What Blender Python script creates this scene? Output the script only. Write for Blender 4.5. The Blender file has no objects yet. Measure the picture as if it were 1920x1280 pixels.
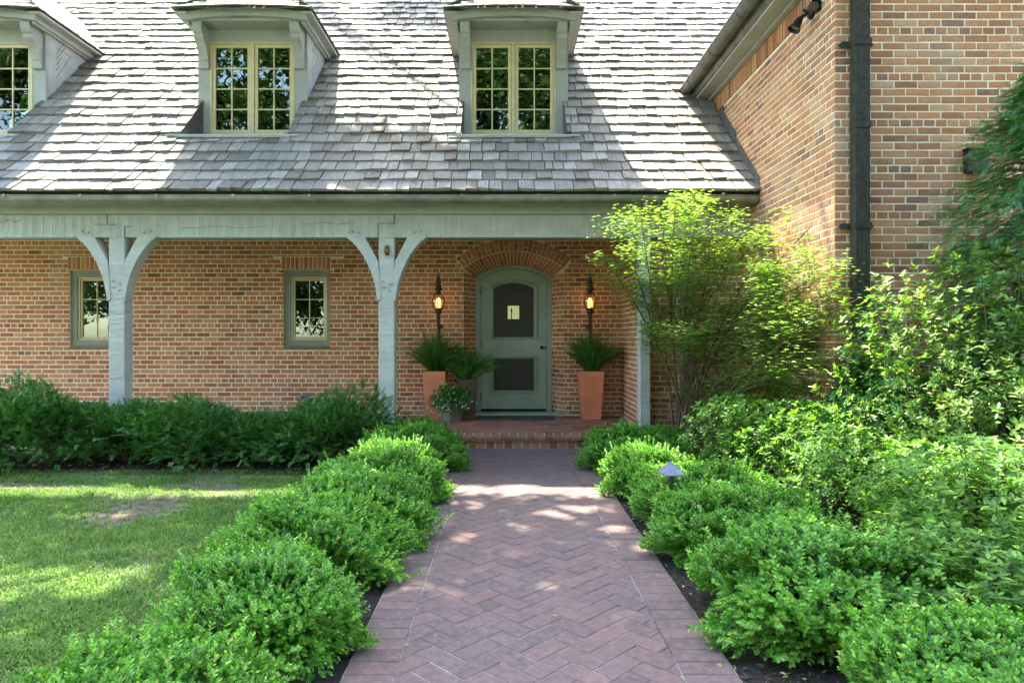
import bpy, math, random
import numpy as np
from mathutils import Vector, Matrix
R = math.radians
SC = bpy.context.scene
COL = SC.collection
H = 1.327                      # eye height; the world's y axis runs away from the camera

# ---------------------------------------------------------------- camera, sky, sun, exposure
cd = bpy.data.cameras.new('camera'); cam = bpy.data.objects.new('camera', cd); COL.objects.link(cam)
cam.location = (0, 0, H); cam.rotation_euler = (R(90), 0, 0)
cd.sensor_width = 36; cd.lens = 1250/1920*36; cd.shift_x = 10/1920; cd.shift_y = -6/1920
cd.clip_start = .05; cd.clip_end = 400
SC.camera = cam
SUN = Vector((-.20, .52, 1)).normalized()
w = bpy.data.worlds.new('World'); SC.world = w; w.use_nodes = True
nt = w.node_tree; bg = nt.nodes['Background']
sky = nt.nodes.new('ShaderNodeTexSky'); sky.sky_type = 'NISHITA'; sky.sun_disc = False
sky.sun_elevation = math.asin(SUN.z); sky.sun_rotation = math.atan2(SUN.x, SUN.y)
sky.air_density = 1.0; sky.dust_density = 1.5; sky.ozone_density = 1.0
nt.links.new(sky.outputs[0], bg.inputs[0]); bg.inputs[1].default_value = .15
sd = bpy.data.lights.new('sun', 'SUN'); so = bpy.data.objects.new('sun', sd); COL.objects.link(so)
sd.energy = 2.0; sd.angle = R(.55); sd.color = (1, .95, .86)
so.rotation_euler = SUN.to_track_quat('Z', 'Y').to_euler(); so.location = (0, 0, 30)
SC.view_settings.view_transform = 'Standard'; SC.view_settings.look = 'None'
SC.view_settings.exposure = 3.8; SC.view_settings.gamma = 1
try: SC.view_settings.use_white_balance = True; SC.view_settings.white_balance_temperature = 7300; SC.view_settings.white_balance_tint = 7
except Exception: pass
try:
    SC.cycles.max_bounces = 9; SC.cycles.diffuse_bounces = 5; SC.cycles.glossy_bounces = 3
    SC.cycles.transmission_bounces = 6; SC.cycles.transparent_max_bounces = 12
    SC.cycles.use_denoising = True
except Exception: pass

# ---------------------------------------------------------------- materials
def newmat(name):
    m = bpy.data.materials.new(name); m.use_nodes = True
    t = m.node_tree; t.nodes.clear()
    o = t.nodes.new('ShaderNodeOutputMaterial'); b = t.nodes.new('ShaderNodeBsdfPrincipled')
    t.links.new(b.outputs[0], o.inputs[0])
    return m, t, b, o
def N(t, typ, **k):
    n = t.nodes.new('ShaderNode'+typ)
    for a, v in k.items(): setattr(n, a, v)
    return n
def ramp(t, src, stops, interp='LINEAR'):
    r = N(t, 'ValToRGB'); r.color_ramp.interpolation = interp
    e = r.color_ramp.elements
    while len(e) < len(stops): e.new(.5)
    for el, (p, c) in zip(e, stops): el.position = p; el.color = (*c, 1)
    t.links.new(src, r.inputs[0]); return r.outputs[0]
def coords(t, scale=(1, 1, 1), rot=(0, 0, 0)):
    g = N(t, 'TexCoord'); m = N(t, 'Mapping'); m.inputs['Scale'].default_value = scale; m.inputs['Rotation'].default_value = rot
    t.links.new(g.outputs['Object'], m.inputs[0]); return m.outputs[0]
def noise(t, vec, scale, detail=4, rough=.55, dist=0):
    n = N(t, 'TexNoise'); n.inputs['Scale'].default_value = scale; n.inputs['Detail'].default_value = detail
    n.inputs['Roughness'].default_value = rough; n.inputs['Distortion'].default_value = dist
    t.links.new(vec, n.inputs['Vector']); return n.outputs['Fac']
def mixc(t, fac, a, b, mode='MIX'):
    m = N(t, 'MixRGB', blend_type=mode)
    for i, s in enumerate((fac, a, b)):
        if isinstance(s, (int, float)): m.inputs[i].default_value = s
        elif isinstance(s, tuple): m.inputs[i].default_value = (*s, 1)
        else: t.links.new(s, m.inputs[i])
    return m.outputs[0]
def bump(t, h, b, strength=.4, dist=.01, prev=None):
    n = N(t, 'Bump'); n.inputs['Strength'].default_value = strength; n.inputs['Distance'].default_value = dist
    t.links.new(h, n.inputs['Height'])
    if prev is not None: t.links.new(prev, n.inputs['Normal'])
    t.links.new(n.outputs[0], b.inputs['Normal']); return n.outputs[0]
def island(t):
    return N(t, 'NewGeometry').outputs['Random Per Island']
def plain(name, c, rough=.6, metal=0, nscale=12, namt=.25, bs=.15, bd=.004, spec=.5):
    m, t, b, o = newmat(name); v = coords(t)
    f = noise(t, v, nscale, 5)
    cc = ramp(t, f, [(.3, tuple(x*(1-namt) for x in c)), (.7, tuple(min(1, x*(1+namt)) for x in c))])
    t.links.new(cc, b.inputs['Base Color']); b.inputs['Roughness'].default_value = rough
    b.inputs['Metallic'].default_value = metal; b.inputs['Specular IOR Level'].default_value = spec
    bump(t, noise(t, v, nscale*4, 6), b, bs, bd); return m
def brickmat(name, cols, mot=1.0):
    m, t, b, o = newmat(name); v = coords(t); r = island(t)
    c = ramp(t, r, cols)
    n1 = noise(t, v, 9, 5, .7)
    c = mixc(t, ramp(t, n1, [(.35, (0, 0, 0)), (.75, (.6, .6, .6))]), c, (.42*mot, .20*mot, .11*mot))
    n2 = noise(t, v, 2.2, 4, .6)
    c = mixc(t, ramp(t, n2, [(.5, (0, 0, 0)), (.72, (.35, .35, .35))]), c, (.45*mot, .36*mot, .28*mot))
    n3 = noise(t, v, 45, 6, .7)
    c = mixc(t, .55, c, ramp(t, n3, [(.3, (.45, .45, .45)), (.65, (1.1, 1.1, 1.1))]), 'MULTIPLY')
    t.links.new(c, b.inputs['Base Color']); b.inputs['Roughness'].default_value = .88
    bump(t, noise(t, v, 70, 8, .7), b, .6, .006); return m
M = {}
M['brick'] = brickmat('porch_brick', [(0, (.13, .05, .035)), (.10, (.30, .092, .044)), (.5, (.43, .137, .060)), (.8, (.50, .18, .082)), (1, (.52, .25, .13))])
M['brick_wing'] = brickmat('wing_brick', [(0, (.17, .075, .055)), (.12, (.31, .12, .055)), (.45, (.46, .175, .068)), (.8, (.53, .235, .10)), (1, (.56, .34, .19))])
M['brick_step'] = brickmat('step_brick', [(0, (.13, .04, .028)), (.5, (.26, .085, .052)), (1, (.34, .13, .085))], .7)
m, t, b, o = newmat('mortar'); v = coords(t)
t.links.new(ramp(t, noise(t, v, 6, 6), [(.3, (.62, .52, .37)), (.7, (.80, .70, .53))]), b.inputs['Base Color'])
b.inputs['Roughness'].default_value = .95; bump(t, noise(t, v, 120, 5), b, .5, .004); M['mortar'] = m
# pavers
m, t, b, o = newmat('path_pavers'); v = coords(t); r = island(t)
c = ramp(t, r, [(0, (.085, .055, .055)), (.5, (.125, .068, .066)), (1, (.16, .086, .078))])
c = mixc(t, ramp(t, noise(t, v, 1.3, 5, .6), [(.4, (0, 0, 0)), (.7, (.6, .6, .6))]), c, (.085, .075, .078))
c = mixc(t, ramp(t, noise(t, v, 26, 8, .75), [(.42, (0, 0, 0)), (.62, (.55, .55, .55))]), c, (.21, .145, .135))
c = mixc(t, ramp(t, noise(t, v, 90, 3, .6), [(.58, (0, 0, 0)), (.68, (.8, .8, .8))]), c, (.06, .055, .055))
t.links.new(c, b.inputs['Base Color']); b.inputs['Roughness'].default_value = .8
bump(t, noise(t, v, 60, 8, .75), b, .7, .006); M['paver'] = m
m, t, b, o = newmat('joint_sand'); v = coords(t)
t.links.new(ramp(t, noise(t, v, 2.5, 5, .8), [(.42, (.05, .048, .045)), (.56, (.34, .32, .31))]), b.inputs['Base Color']); b.inputs['Roughness'].default_value = .95
M['sand'] = m
# cedar shakes
m, t, b, o = newmat('cedar_shake'); r = island(t); vg = coords(t, (70, 4, 4)); v = coords(t)
c = ramp(t, r, [(0, (.13, .115, .105)), (.35, (.205, .195, .185)), (.7, (.25, .24, .23)), (1, (.33, .315, .30))])
c = mixc(t, .75, c, ramp(t, noise(t, vg, 1, 6, .7), [(.3, (.4, .38, .36)), (.62, (1.1, 1.1, 1.1))]), 'MULTIPLY')
c = mixc(t, ramp(t, noise(t, v, 3, 5, .7), [(.5, (0, 0, 0)), (.75, (.4, .4, .4))]), c, (.17, .15, .10))
t.links.new(c, b.inputs['Base Color']); b.inputs['Roughness'].default_value = .75
bump(t, noise(t, vg, 1, 6, .7), b, .9, .008); M['shake'] = m
M['deck'] = plain('roof_felt', (.06, .055, .05), .9)
# paints
def paint(name, c, hew=None, rough=.5):
    m, t, b, o = newmat(name); v = coords(t)
    n = noise(t, v, 5, 6, .6)
    cc = ramp(t, n, [(.3, tuple(x*.86 for x in c)), (.7, tuple(x*1.1 for x in c))])
    cc = mixc(t, ramp(t, noise(t, v, 34, 5, .7), [(.62, (0, 0, 0)), (.74, (.45, .45, .45))]), cc, tuple(x*.6 for x in c))
    t.links.new(cc, b.inputs['Base Color']); b.inputs['Roughness'].default_value = rough
    if hew:
        vv = coords(t, hew); h = noise(t, vv, 1, 3, .6, .6); p = bump(t, h, b, .75, .03)
        bump(t, noise(t, v, 50, 6), b, .35, .005, p)
    else: bump(t, noise(t, v, 60, 6), b, .25, .003)
    return m
M['beam'] = paint('hewn_beam_paint', (.38, .39, .37), (13, 3, 1.2), .55)
M['post'] = paint('hewn_post_paint', (.375, .385, .35), (2.5, 2.5, 11), .55)
M['trim'] = paint('trim_paint', (.34, .345, .33), None, .5)
M['cheek'] = paint('cheek_paint', (.42, .42, .41), None, .5)
M['winframe'] = paint('dark_frame_paint', (.20, .205, .175))
M['cream'] = paint('cream_paint', (.58, .47, .27), None, .4)
M['door'] = paint('green_door_paint', (.27, .34, .30), None, .38)
M['groove_shade'] = plain('groove_shadow', (.09, .09, .085), .9)
M['screen'] = plain('door_screen', (.035, .032, .032), .6, nscale=200, namt=.3)
M['bronze'] = plain('bronze_gutter', (.13, .125, .105), .42, .35, 7, .35)
M['copper'] = plain('weathered_gutter', (.24, .235, .20), .4, .4, 5, .3)
M['downspout'] = plain('green_black_downspout', (.042, .040, .030), .75, .0, 20, .35, .1, .003, .15)
M['brownspout'] = plain('brown_downspout', (.13, .10, .075), .6, .1, 9, .3)
M['flash'] = plain('lead_flashing', (.10, .095, .10), .6, .3, 10, .25)
M['iron'] = plain('rusty_iron', (.055, .035, .028), .6, .4, 30, .5, .5)
M['black'] = plain('black_metal', (.02, .02, .02), .45, .3)
M['terracotta'] = plain('terracotta', (.56, .175, .09), .8, 0, 5, .22, .3)
M['darkpot'] = plain('brown_ceramic', (.075, .05, .04), .45, 0, 12, .35)
M['greypot'] = plain('grey_green_clay', (.14, .135, .105), .8, 0, 9, .3)
M['soil'] = plain('potting_soil', (.03, .022, .016), .95, 0, 40, .5, .8, .01)
M['mat'] = plain('green_door_mat', (.045, .07, .045), .95, 0, 60, .4, .8, .01)
M['edging'] = plain('black_edging', (.012, .012, .013), .5)
M['bluegrey'] = plain('lamp_hat_metal', (.16, .18, .23), .45, .4, 14, .25)
M['amberglass'] = plain('amber_part', (.30, .12, .03), .3)
M['interior'] = plain('dark_interior', (.015, .017, .016), .9)  # near-black colour paints the darkness of unlit rooms
M['blind'] = plain('slat_blind', (.13, .17, .13), .8)
M['pinkf'] = plain('pink_petal', (.75, .06, .16), .6)
M['whitef'] = plain('white_petal', (.62, .62, .48), .6)
M['plaque'] = plain('tarnished_brass', (.18, .09, .04), .5, .5)
M['greyplastic'] = plain('grey_vent_metal', (.16, .16, .15), .5)
M['deadleaf'] = plain('dead_leaf', (.38, .24, .10), .8)
M['stone'] = plain('sill_brick', (.20, .125, .08), .9, 0, 20, .3, .5)
def bark(name, c):
    m, t, b, o = newmat(name); v = coords(t, (9, 9, 2))
    t.links.new(ramp(t, noise(t, v, 2, 6), [(.3, tuple(x*.5 for x in c)), (.7, tuple(x*1.3 for x in c))]), b.inputs['Base Color'])
    b.inputs['Roughness'].default_value = .9; bump(t, noise(t, v, 4, 6), b, .7, .01); return m
M['bark'] = bark('bark', (.11, .08, .055)); M['twig'] = bark('maple_bark', (.13, .085, .055))
def emit(name, c, s):
    m, t, b, o = newmat(name); e = N(t, 'Emission'); e.inputs[0].default_value = (*c, 1); e.inputs[1].default_value = s
    t.links.new(e.outputs[0], o.inputs[0]); return m
M['flame'] = emit('flame', (1, .52, .20), .17)
M['litpane'] = emit('far_window_glow', (.62, .74, .38), .06)  # emission stands in for daylight from a window beyond the door
m, t, b, o = newmat('window_glass')           # clear glass over a dark room: fresnel mirror plus tinted see-through
tr = N(t, 'BsdfTransparent'); tr.inputs[0].default_value = (.62, .72, .64, 1)
gl = N(t, 'BsdfGlossy'); gl.inputs['Roughness'].default_value = .012; gl.inputs[0].default_value = (.85, .9, .85, 1)
mx = N(t, 'MixShader'); fr = N(t, 'Fresnel'); fr.inputs[0].default_value = 1.6
ad = N(t, 'Math', operation='ADD'); ad.inputs[1].default_value = .03; t.links.new(fr.outputs[0], ad.inputs[0])
v = coords(t); bn = N(t, 'Bump'); bn.inputs['Strength'].default_value = .05; bn.inputs['Distance'].default_value = .02
t.links.new(noise(t, v, 2.2, 2), bn.inputs['Height']); t.links.new(bn.outputs[0], gl.inputs['Normal'])
t.links.new(ad.outputs[0], mx.inputs[0]); t.links.new(tr.outputs[0], mx.inputs[1]); t.links.new(gl.outputs[0], mx.inputs[2])
t.links.new(mx.outputs[0], o.inputs[0]); M['glass'] = m
m, t, b, o = newmat('lantern_glass')
tr = N(t, 'BsdfTransparent'); tr.inputs[0].default_value = (.98, .86, .72, 1)
gl = N(t, 'BsdfGlossy'); gl.inputs['Roughness'].default_value = .05
mx = N(t, 'MixShader'); mx.inputs[0].default_value = .14
t.links.new(tr.outputs[0], mx.inputs[1]); t.links.new(gl.outputs[0], mx.inputs[2]); t.links.new(mx.outputs[0], o.inputs[0]); M['lampglass'] = m
def leafmat(name, stops, trans=.35, rough=.45, tcol=None, spec=.4, extra=None):
    m, t, b, o = newmat(name); r = island(t)
    c = ramp(t, r, stops)
    v = coords(t)
    c = mixc(t, .5, c, ramp(t, noise(t, v, 3.5, 3), [(.35, (.62, .72, .7)), (.65, (1.15, 1.1, .95))]), 'MULTIPLY')
    t.links.new(c, b.inputs['Base Color']); b.inputs['Roughness'].default_value = rough; b.inputs['Specular IOR Level'].default_value = spec
    tl = N(t, 'BsdfTranslucent')
    tc = mixc(t, 1.0, c, tcol or (1.25, 1.35, .5), 'MULTIPLY'); t.links.new(tc, tl.inputs[0])
    mx = N(t, 'MixShader'); mx.inputs[0].default_value = trans
    t.links.new(b.outputs[0], mx.inputs[1]); t.links.new(tl.outputs[0], mx.inputs[2]); t.links.new(mx.outputs[0], o.inputs[0])
    return m
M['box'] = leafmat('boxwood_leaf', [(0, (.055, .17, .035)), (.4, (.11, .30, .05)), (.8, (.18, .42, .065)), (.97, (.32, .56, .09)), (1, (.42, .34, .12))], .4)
M['boxcore'] = leafmat('boxwood_inner_shade', [(0, (.02, .07, .015)), (1, (.06, .16, .03))], .25)  # darker green paints the shade inside boxwoods and yews
M['yew'] = leafmat('yew_needle', [(0, (.02, .075, .02)), (.5, (.04, .15, .035)), (.85, (.075, .24, .05)), (.985, (.17, .34, .07)), (1, (.4, .2, .08))], .32)
M['azalea'] = leafmat('azalea_leaf', [(0, (.045, .13, .03)), (.5, (.11, .25, .045)), (.85, (.20, .40, .065)), (1, (.33, .52, .09))], .4, .45, spec=.32)
M['darkleaf'] = leafmat('glossy_dark_leaf', [(0, (.03, .12, .03)), (.6, (.06, .22, .05)), (1, (.12, .32, .07))], .28, .32, spec=.55)
M['lime'] = leafmat('lime_leaf', [(0, (.06, .15, .035)), (.5, (.14, .27, .05)), (.92, (.26, .42, .075)), (1, (.38, .24, .10))], .38, .36)
M['maple'] = leafmat('maple_leaf', [(0, (.12, .23, .06)), (.5, (.23, .38, .085)), (1, (.38, .52, .14))], .5, .34, (1.15, 1.2, .6))
M['cedar'] = leafmat('cypress_spray', [(0, (.035, .12, .06)), (.6, (.07, .23, .09)), (1, (.15, .36, .11))], .35)
M['fern'] = leafmat('fern_frond', [(0, (.03, .10, .025)), (.6, (.06, .17, .035)), (1, (.14, .28, .05))], .3)
M['canopy'] = leafmat('tree_leaf', [(0, (.05, .11, .025)), (1, (.12, .20, .045))], .45)
M['backleaf'] = leafmat('garden_tree_leaf', [(0, (.035, .08, .025)), (1, (.11, .20, .06))], .25)
M['grass'] = leafmat('grass_blade', [(0, (.055, .135, .02)), (.5, (.10, .23, .03)), (.85, (.18, .33, .045)), (1, (.34, .31, .13))], .3, .6)
m, t, b, o = newmat('lawn_soil'); v = coords(t)
c = ramp(t, noise(t, v, 2.0, 7, .7), [(.35, (.05, .075, .025)), (.55, (.10, .13, .045)), (.7, (.24, .19, .13))])
sp = N(t, 'SeparateXYZ'); t.links.new(v, sp.inputs[0]); nz_ = noise(t, v, 3.2, 6, .7)
def mth(op, a, b_):
    q = N(t, 'Math', operation=op)
    for i, s in enumerate((a, b_)):
        if isinstance(s, (int, float)): q.inputs[i].default_value = s
        else: t.links.new(s, q.inputs[i])
    return q.outputs[0]
PATCH = [((265-950)*5.25/1250, 5.2, .34, .55), ((20-950)*6/1250, 6.05, .95, .14), ((360-950)*6/1250, 6.05, .45, .10), (-2.7, 6.45, 2.5, .08)]
tot_ = None
for (px_, py_, rx_, ry_) in PATCH:
    ax_ = mth('POWER', mth('ABSOLUTE', mth('DIVIDE', mth('SUBTRACT', sp.outputs[0], px_), rx_), 0), 2); ay_ = mth('POWER', mth('ABSOLUTE', mth('DIVIDE', mth('SUBTRACT', sp.outputs[1], py_), ry_), 0), 2)
    q_ = mth('ADD', mth('ADD', ax_, ay_), mth('MULTIPLY', mth('SUBTRACT', nz_, .5), 3.0)); tot_ = q_ if tot_ is None else mth('MINIMUM', tot_, q_)
c = mixc(t, ramp(t, tot_, [(.55, (1, 1, 1)), (1.0, (0, 0, 0))]), c, ramp(t, noise(t, v, 14, 8, .75), [(.35, (.06, .042, .030)), (.65, (.20, .145, .11))]))
t.links.new(c, b.inputs['Base Color']); b.inputs['Roughness'].default_value = .95; bump(t, noise(t, v, 30, 8, .7), b, 1, .03); M['lawn'] = m
m, t, b, o = newmat('mulch'); v = coords(t)
c = ramp(t, noise(t, v, 45, 6, .75), [(.35, (.012, .009, .007)), (.6, (.04, .03, .022)), (.75, (.10, .075, .05))])
t.links.new(c, b.inputs['Base Color']); b.inputs['Roughness'].default_value = .95; bump(t, noise(t, v, 60, 6, .7), b, 1, .03); M['mulch'] = m
M['chips'] = leafmat('bark_chip', [(0, (.02, .015, .012)), (.7, (.055, .038, .028)), (1, (.14, .10, .07))], .0, .9)
M['dirt'] = plain('bare_dirt', (.30, .235, .18), .95, 0, 6, .35, 1, .03)

# ---------------------------------------------------------------- mesh helpers
def mesh_np(name, V, F, mats, parent=None, midx=None, smooth=False):
    """V (n,3); F a list of (m,k) integer arrays."""
    me = bpy.data.meshes.new(name)
    V = np.asarray(V, dtype=np.float32); me.vertices.add(len(V)); me.vertices.foreach_set('co', V.ravel())
    F = [np.asarray(f, dtype=np.int32) for f in F if len(f)]
    loops = np.concatenate([f.ravel() for f in F]); tot = np.concatenate([np.full(len(f), f.shape[1], np.int32) for f in F])
    me.loops.add(len(loops)); me.loops.foreach_set('vertex_index', loops)
    me.polygons.add(len(tot)); st = np.concatenate([[0], np.cumsum(tot)[:-1]]).astype(np.int32)
    me.polygons.foreach_set('loop_start', st)
    if midx is not None: me.polygons.foreach_set('material_index', np.asarray(midx, np.int32))
    me.polygons.foreach_set('use_smooth', np.full(len(tot), smooth))
    for mm in (mats if isinstance(mats, (list, tuple)) else [mats]): me.materials.append(M[mm])
    me.update(calc_edges=True)
    o = bpy.data.objects.new(name, me); COL.objects.link(o)
    if parent: o.parent = parent
    return o
class MB:
    def __init__(s): s.v = []; s.f = []; s.mi = []; s.cur = 0
    def poly(s, pts):
        n = len(s.v); s.v += [tuple(p) for p in pts]; s.f.append(tuple(range(n, n+len(pts)))); s.mi.append(s.cur)
    def add(s, pts, faces):
        n = len(s.v); s.v += [tuple(p) for p in pts]
        for f in faces: s.f.append(tuple(n+i for i in f)); s.mi.append(s.cur)
    def box(s, x0, x1, y0, y1, z0, z1):
        s.add([(x0,y0,z0),(x1,y0,z0),(x1,y1,z0),(x0,y1,z0),(x0,y0,z1),(x1,y0,z1),(x1,y1,z1),(x0,y1,z1)],
              [(0,3,2,1),(4,5,6,7),(0,1,5,4),(1,2,6,5),(2,3,7,6),(3,0,4,7)])
    def bbox(s, x0, x1, y0, y1, z0, z1, c=.006):           # box with chamfered edges (front/vertical ones)
        P = [(x0+c,y0),(x1-c,y0),(x1,y0+c),(x1,y1-c),(x1-c,y1),(x0+c,y1),(x0,y1-c),(x0,y0+c)]
        s.prism_z(P, z0, z1)
    def prism_z(s, P, z0, z1):
        n = len(P); s.add([(x,y,z0) for x,y in P]+[(x,y,z1) for x,y in P],
              [tuple(range(n))[::-1], tuple(range(n, 2*n))]+[(i,(i+1)%n,n+(i+1)%n,n+i) for i in range(n)])
    def prism_y(s, P, y0, y1):                              # outline in x,z (counter-clockwise seen from the front)
        n = len(P); s.add([(x,y0,z) for x,z in P]+[(x,y1,z) for x,z in P],
              [tuple(range(n)), tuple(range(n, 2*n))[::-1]]+[(i,n+i,n+(i+1)%n,(i+1)%n) for i in range(n)])
    def prism_x(s, P, x0, x1):                              # outline in y,z
        n = len(P); s.add([(x0,y,z) for y,z in P]+[(x1,y,z) for y,z in P],
              [tuple(range(n)), tuple(range(n, 2*n))[::-1]]+[(i,n+i,n+(i+1)%n,(i+1)%n) for i in range(n)])
    def band_y(s, A, B, y0, y1, closed=True):               # ring between two outlines of equal length, extruded in y
        n = len(A); r = range(n if closed else n-1); V = []
        for P, y in ((A,y0),(B,y0),(A,y1),(B,y1)): V += [(x,y,z) for x,z in P]
        F = []
        for i in r:
            j = (i+1)%n
            F += [(i,j,n+j,n+i), (2*n+i,3*n+i,3*n+j,2*n+j), (i,2*n+i,2*n+j,j), (n+i,n+j,3*n+j,3*n+i)]
        if not closed: F += [(0,n,3*n,2*n), (n-1,3*n-1,4*n-1,2*n-1)]
        s.add(V, F)
    def tube(s, pts, rad, sides=8, cap=True):
        pts = [Vector(p) for p in pts]; rads = rad if isinstance(rad, (list, tuple)) else [rad]*len(pts)
        n0 = len(s.v); k = len(pts); up = Vector((0, 0, 1))
        for i, p in enumerate(pts):
            d = (pts[min(i+1, k-1)]-pts[max(i-1, 0)]).normalized()
            a = d.cross(up if abs(d.z) < .9 else Vector((1, 0, 0))).normalized(); b_ = d.cross(a)
            for q in range(sides):
                an = 2*math.pi*q/sides; s.v.append(tuple(p+(a*math.cos(an)+b_*math.sin(an))*rads[i]))
        for i in range(k-1):
            for q in range(sides):
                q2 = (q+1)%sides; s.f.append((n0+i*sides+q, n0+i*sides+q2, n0+(i+1)*sides+q2, n0+(i+1)*sides+q)); s.mi.append(s.cur)
        if cap:
            s.f.append(tuple(n0+q for q in range(sides))[::-1]); s.f.append(tuple(n0+(k-1)*sides+q for q in range(sides))); s.mi += [s.cur]*2
    def lathe(s, c, prof, sides=20):
        s.tube([(c[0], c[1], c[2]+z) for r, z in prof], [max(r, .0005) for r, z in prof], sides)
    def build(s, name, mats, parent=None, smooth=False, bevel=0):
        me = bpy.data.meshes.new(name); me.from_pydata(s.v, [], s.f)
        for mm in (mats if isinstance(mats, (list, tuple)) else [mats]): me.materials.append(M[mm])
        me.polygons.foreach_set('material_index', s.mi)
        if smooth: me.polygons.foreach_set('use_smooth', [True]*len(s.f))
        me.update(); o = bpy.data.objects.new(name, me); COL.objects.link(o)
        if parent: o.parent = parent
        if bevel:
            bm_ = o.modifiers.new('bevel', 'BEVEL'); bm_.width = bevel; bm_.segments = 2; bm_.limit_method = 'ANGLE'
        return o
def tag(o, label=None, cat=None, group=None, kind=None):
    if label: o['label'] = label
    if cat: o['category'] = cat
    if group: o['group'] = group
    if kind: o['kind'] = kind
    return o
def empty(name, loc, label, cat, group=None):
    o = bpy.data.objects.new(name, None); COL.objects.link(o); o.location = loc; o.empty_display_size = .1
    return tag(o, label, cat, group)
def rel(mb, loc):                                           # world-built geometry to the frame of its parent's base
    mb.v = [(x-loc[0], y-loc[1], z-loc[2]) for x, y, z in mb.v]; return mb
def X(px, d): return (px-950)*d/1250
def Z(py, d): return H+(634-py)*d/1250

# ---------------------------------------------------------------- bricks
CH, LS, LH, MJ = .0677, .2077, .1040, .0125
rb = random.Random(5)
def bricks(mb, O, U, Nn, width, z0, z1, zhead, cut=None, proud=.0035, phase=0.0, hmod=6):
    O, U, Nn = Vector(O), Vector(U), Vector(Nn)
    k0 = math.floor((z0-zhead)/CH)
    k = k0
    while zhead+k*CH < z1:
        za, zb = max(z0, zhead+k*CH), min(z1, zhead+(k+1)*CH-MJ)
        head = (k % hmod == 0); L = LH if head else LS
        off = phase+(LH*.5 if head else (0 if (k % 2) else LS/2))-LS
        u = off
        while u < width and zb-za > .012:
            j = (rb.random()-.5)*.003
            a, b_ = max(0, u), min(width, u+L-MJ+j)
            segs = [(a, b_, za, zb)] if b_-a > .015 else []
            if cut and segs: segs = cut(a, b_, za, zb)
            for (p, q, r0, r1) in segs:
                if q-p < .015 or r1-r0 < .012: continue
                pr = proud+(rb.random()-.5)*.003; c = .0035; dz = (rb.random()-.5)*.0022
                B = [(p,r0+dz),(q,r0+dz*-1),(q,r1-dz),(p,r1+dz)]
                T = [(p+c,r0+c+dz),(q-c,r0+c-dz),(q-c,r1-c-dz),(p+c,r1-c+dz)]
                V = [O+U*uu+Vector((0,0,zz-O.z))-Nn*.004 for uu, zz in B]+[O+U*uu+Vector((0,0,zz-O.z))+Nn*(pr-.0025) for uu, zz in B]+[O+U*uu+Vector((0,0,zz-O.z))+Nn*pr for uu, zz in T]
                mb.add(V, [(8,9,10,11)]+[(i,(i+1)%4,4+(i+1)%4,4+i) for i in range(4)]+[(4+i,4+(i+1)%4,8+(i+1)%4,8+i) for i in range(4)])
            u += L
        k += 1
def rectcut(holes):
    def f(a, b_, za, zb):
        out = [(a, b_, za, zb)]
        for (h0, h1, g0, g1) in holes:
            nx = []
            for (p, q, r0, r1) in out:
                if q <= h0 or p >= h1 or r1 <= g0 or r0 >= g1: nx.append((p, q, r0, r1)); continue
                if r0 < g0 and g0-r0 > .02: nx.append((p, q, r0, g0-.004)); continue
                if r1 > g1 and r1-g1 > .02: nx.append((p, q, g1+.004, r1)); continue
                if p < h0: nx.append((p, min(q, h0), r0, r1))
                if q > h1: nx.append((max(p, h1), q, r0, r1))
            out = nx
        return out
    return f
def wallsheet(mb, x0, x1, z0, z1, y, holes, depth=.20):     # mortar plane at y with rectangular holes, plus reveals
    xs = sorted({x0, x1}|{h[0] for h in holes}|{h[1] for h in holes}); zs = sorted({z0, z1}|{h[2] for h in holes}|{h[3] for h in holes})
    for i in range(len(xs)-1):
        for j in range(len(zs)-1):
            cx, cz = (xs[i]+xs[i+1])/2, (zs[j]+zs[j+1])/2
            if any(h[0] < cx < h[1] and h[2] < cz < h[3] for h in holes): continue
            mb.poly([(xs[i],y,zs[j]),(xs[i+1],y,zs[j]),(xs[i+1],y,zs[j+1]),(xs[i],y,zs[j+1])])
    for (a, b_, c, d_) in holes:
        mb.poly([(a,y,c),(a,y+depth,c),(a,y+depth,d_),(a,y,d_)]); mb.poly([(b_,y,c),(b_,y,d_),(b_,y+depth,d_),(b_,y+depth,c)])
        mb.poly([(a,y,d_),(a,y+depth,d_),(b_,y+depth,d_),(b_,y,d_)]); mb.poly([(a,y,c),(b_,y,c),(b_,y+depth,c),(a,y+depth,c)])
DP = 9.87                     # porch back wall
PF = .174                     # porch floor height
XS = 1.70                     # porch end wall
DR = 8.16                     # wall to the right of the porch
XW = 2.896                    # wing side wall
DWF = 5.88                    # wing front wall
DC = .103                     # door centre x
house = empty('brick_house', (0, DP, 0), 'red brick house with cedar shake roof, three dormers and timber porch', 'house')
HL = (0, DP, 0)
def hp(mb, name, mats, parent=None, **k):                  # a part of the house
    return rel(mb, HL).build(name, mats, parent or house, **k)

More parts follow.
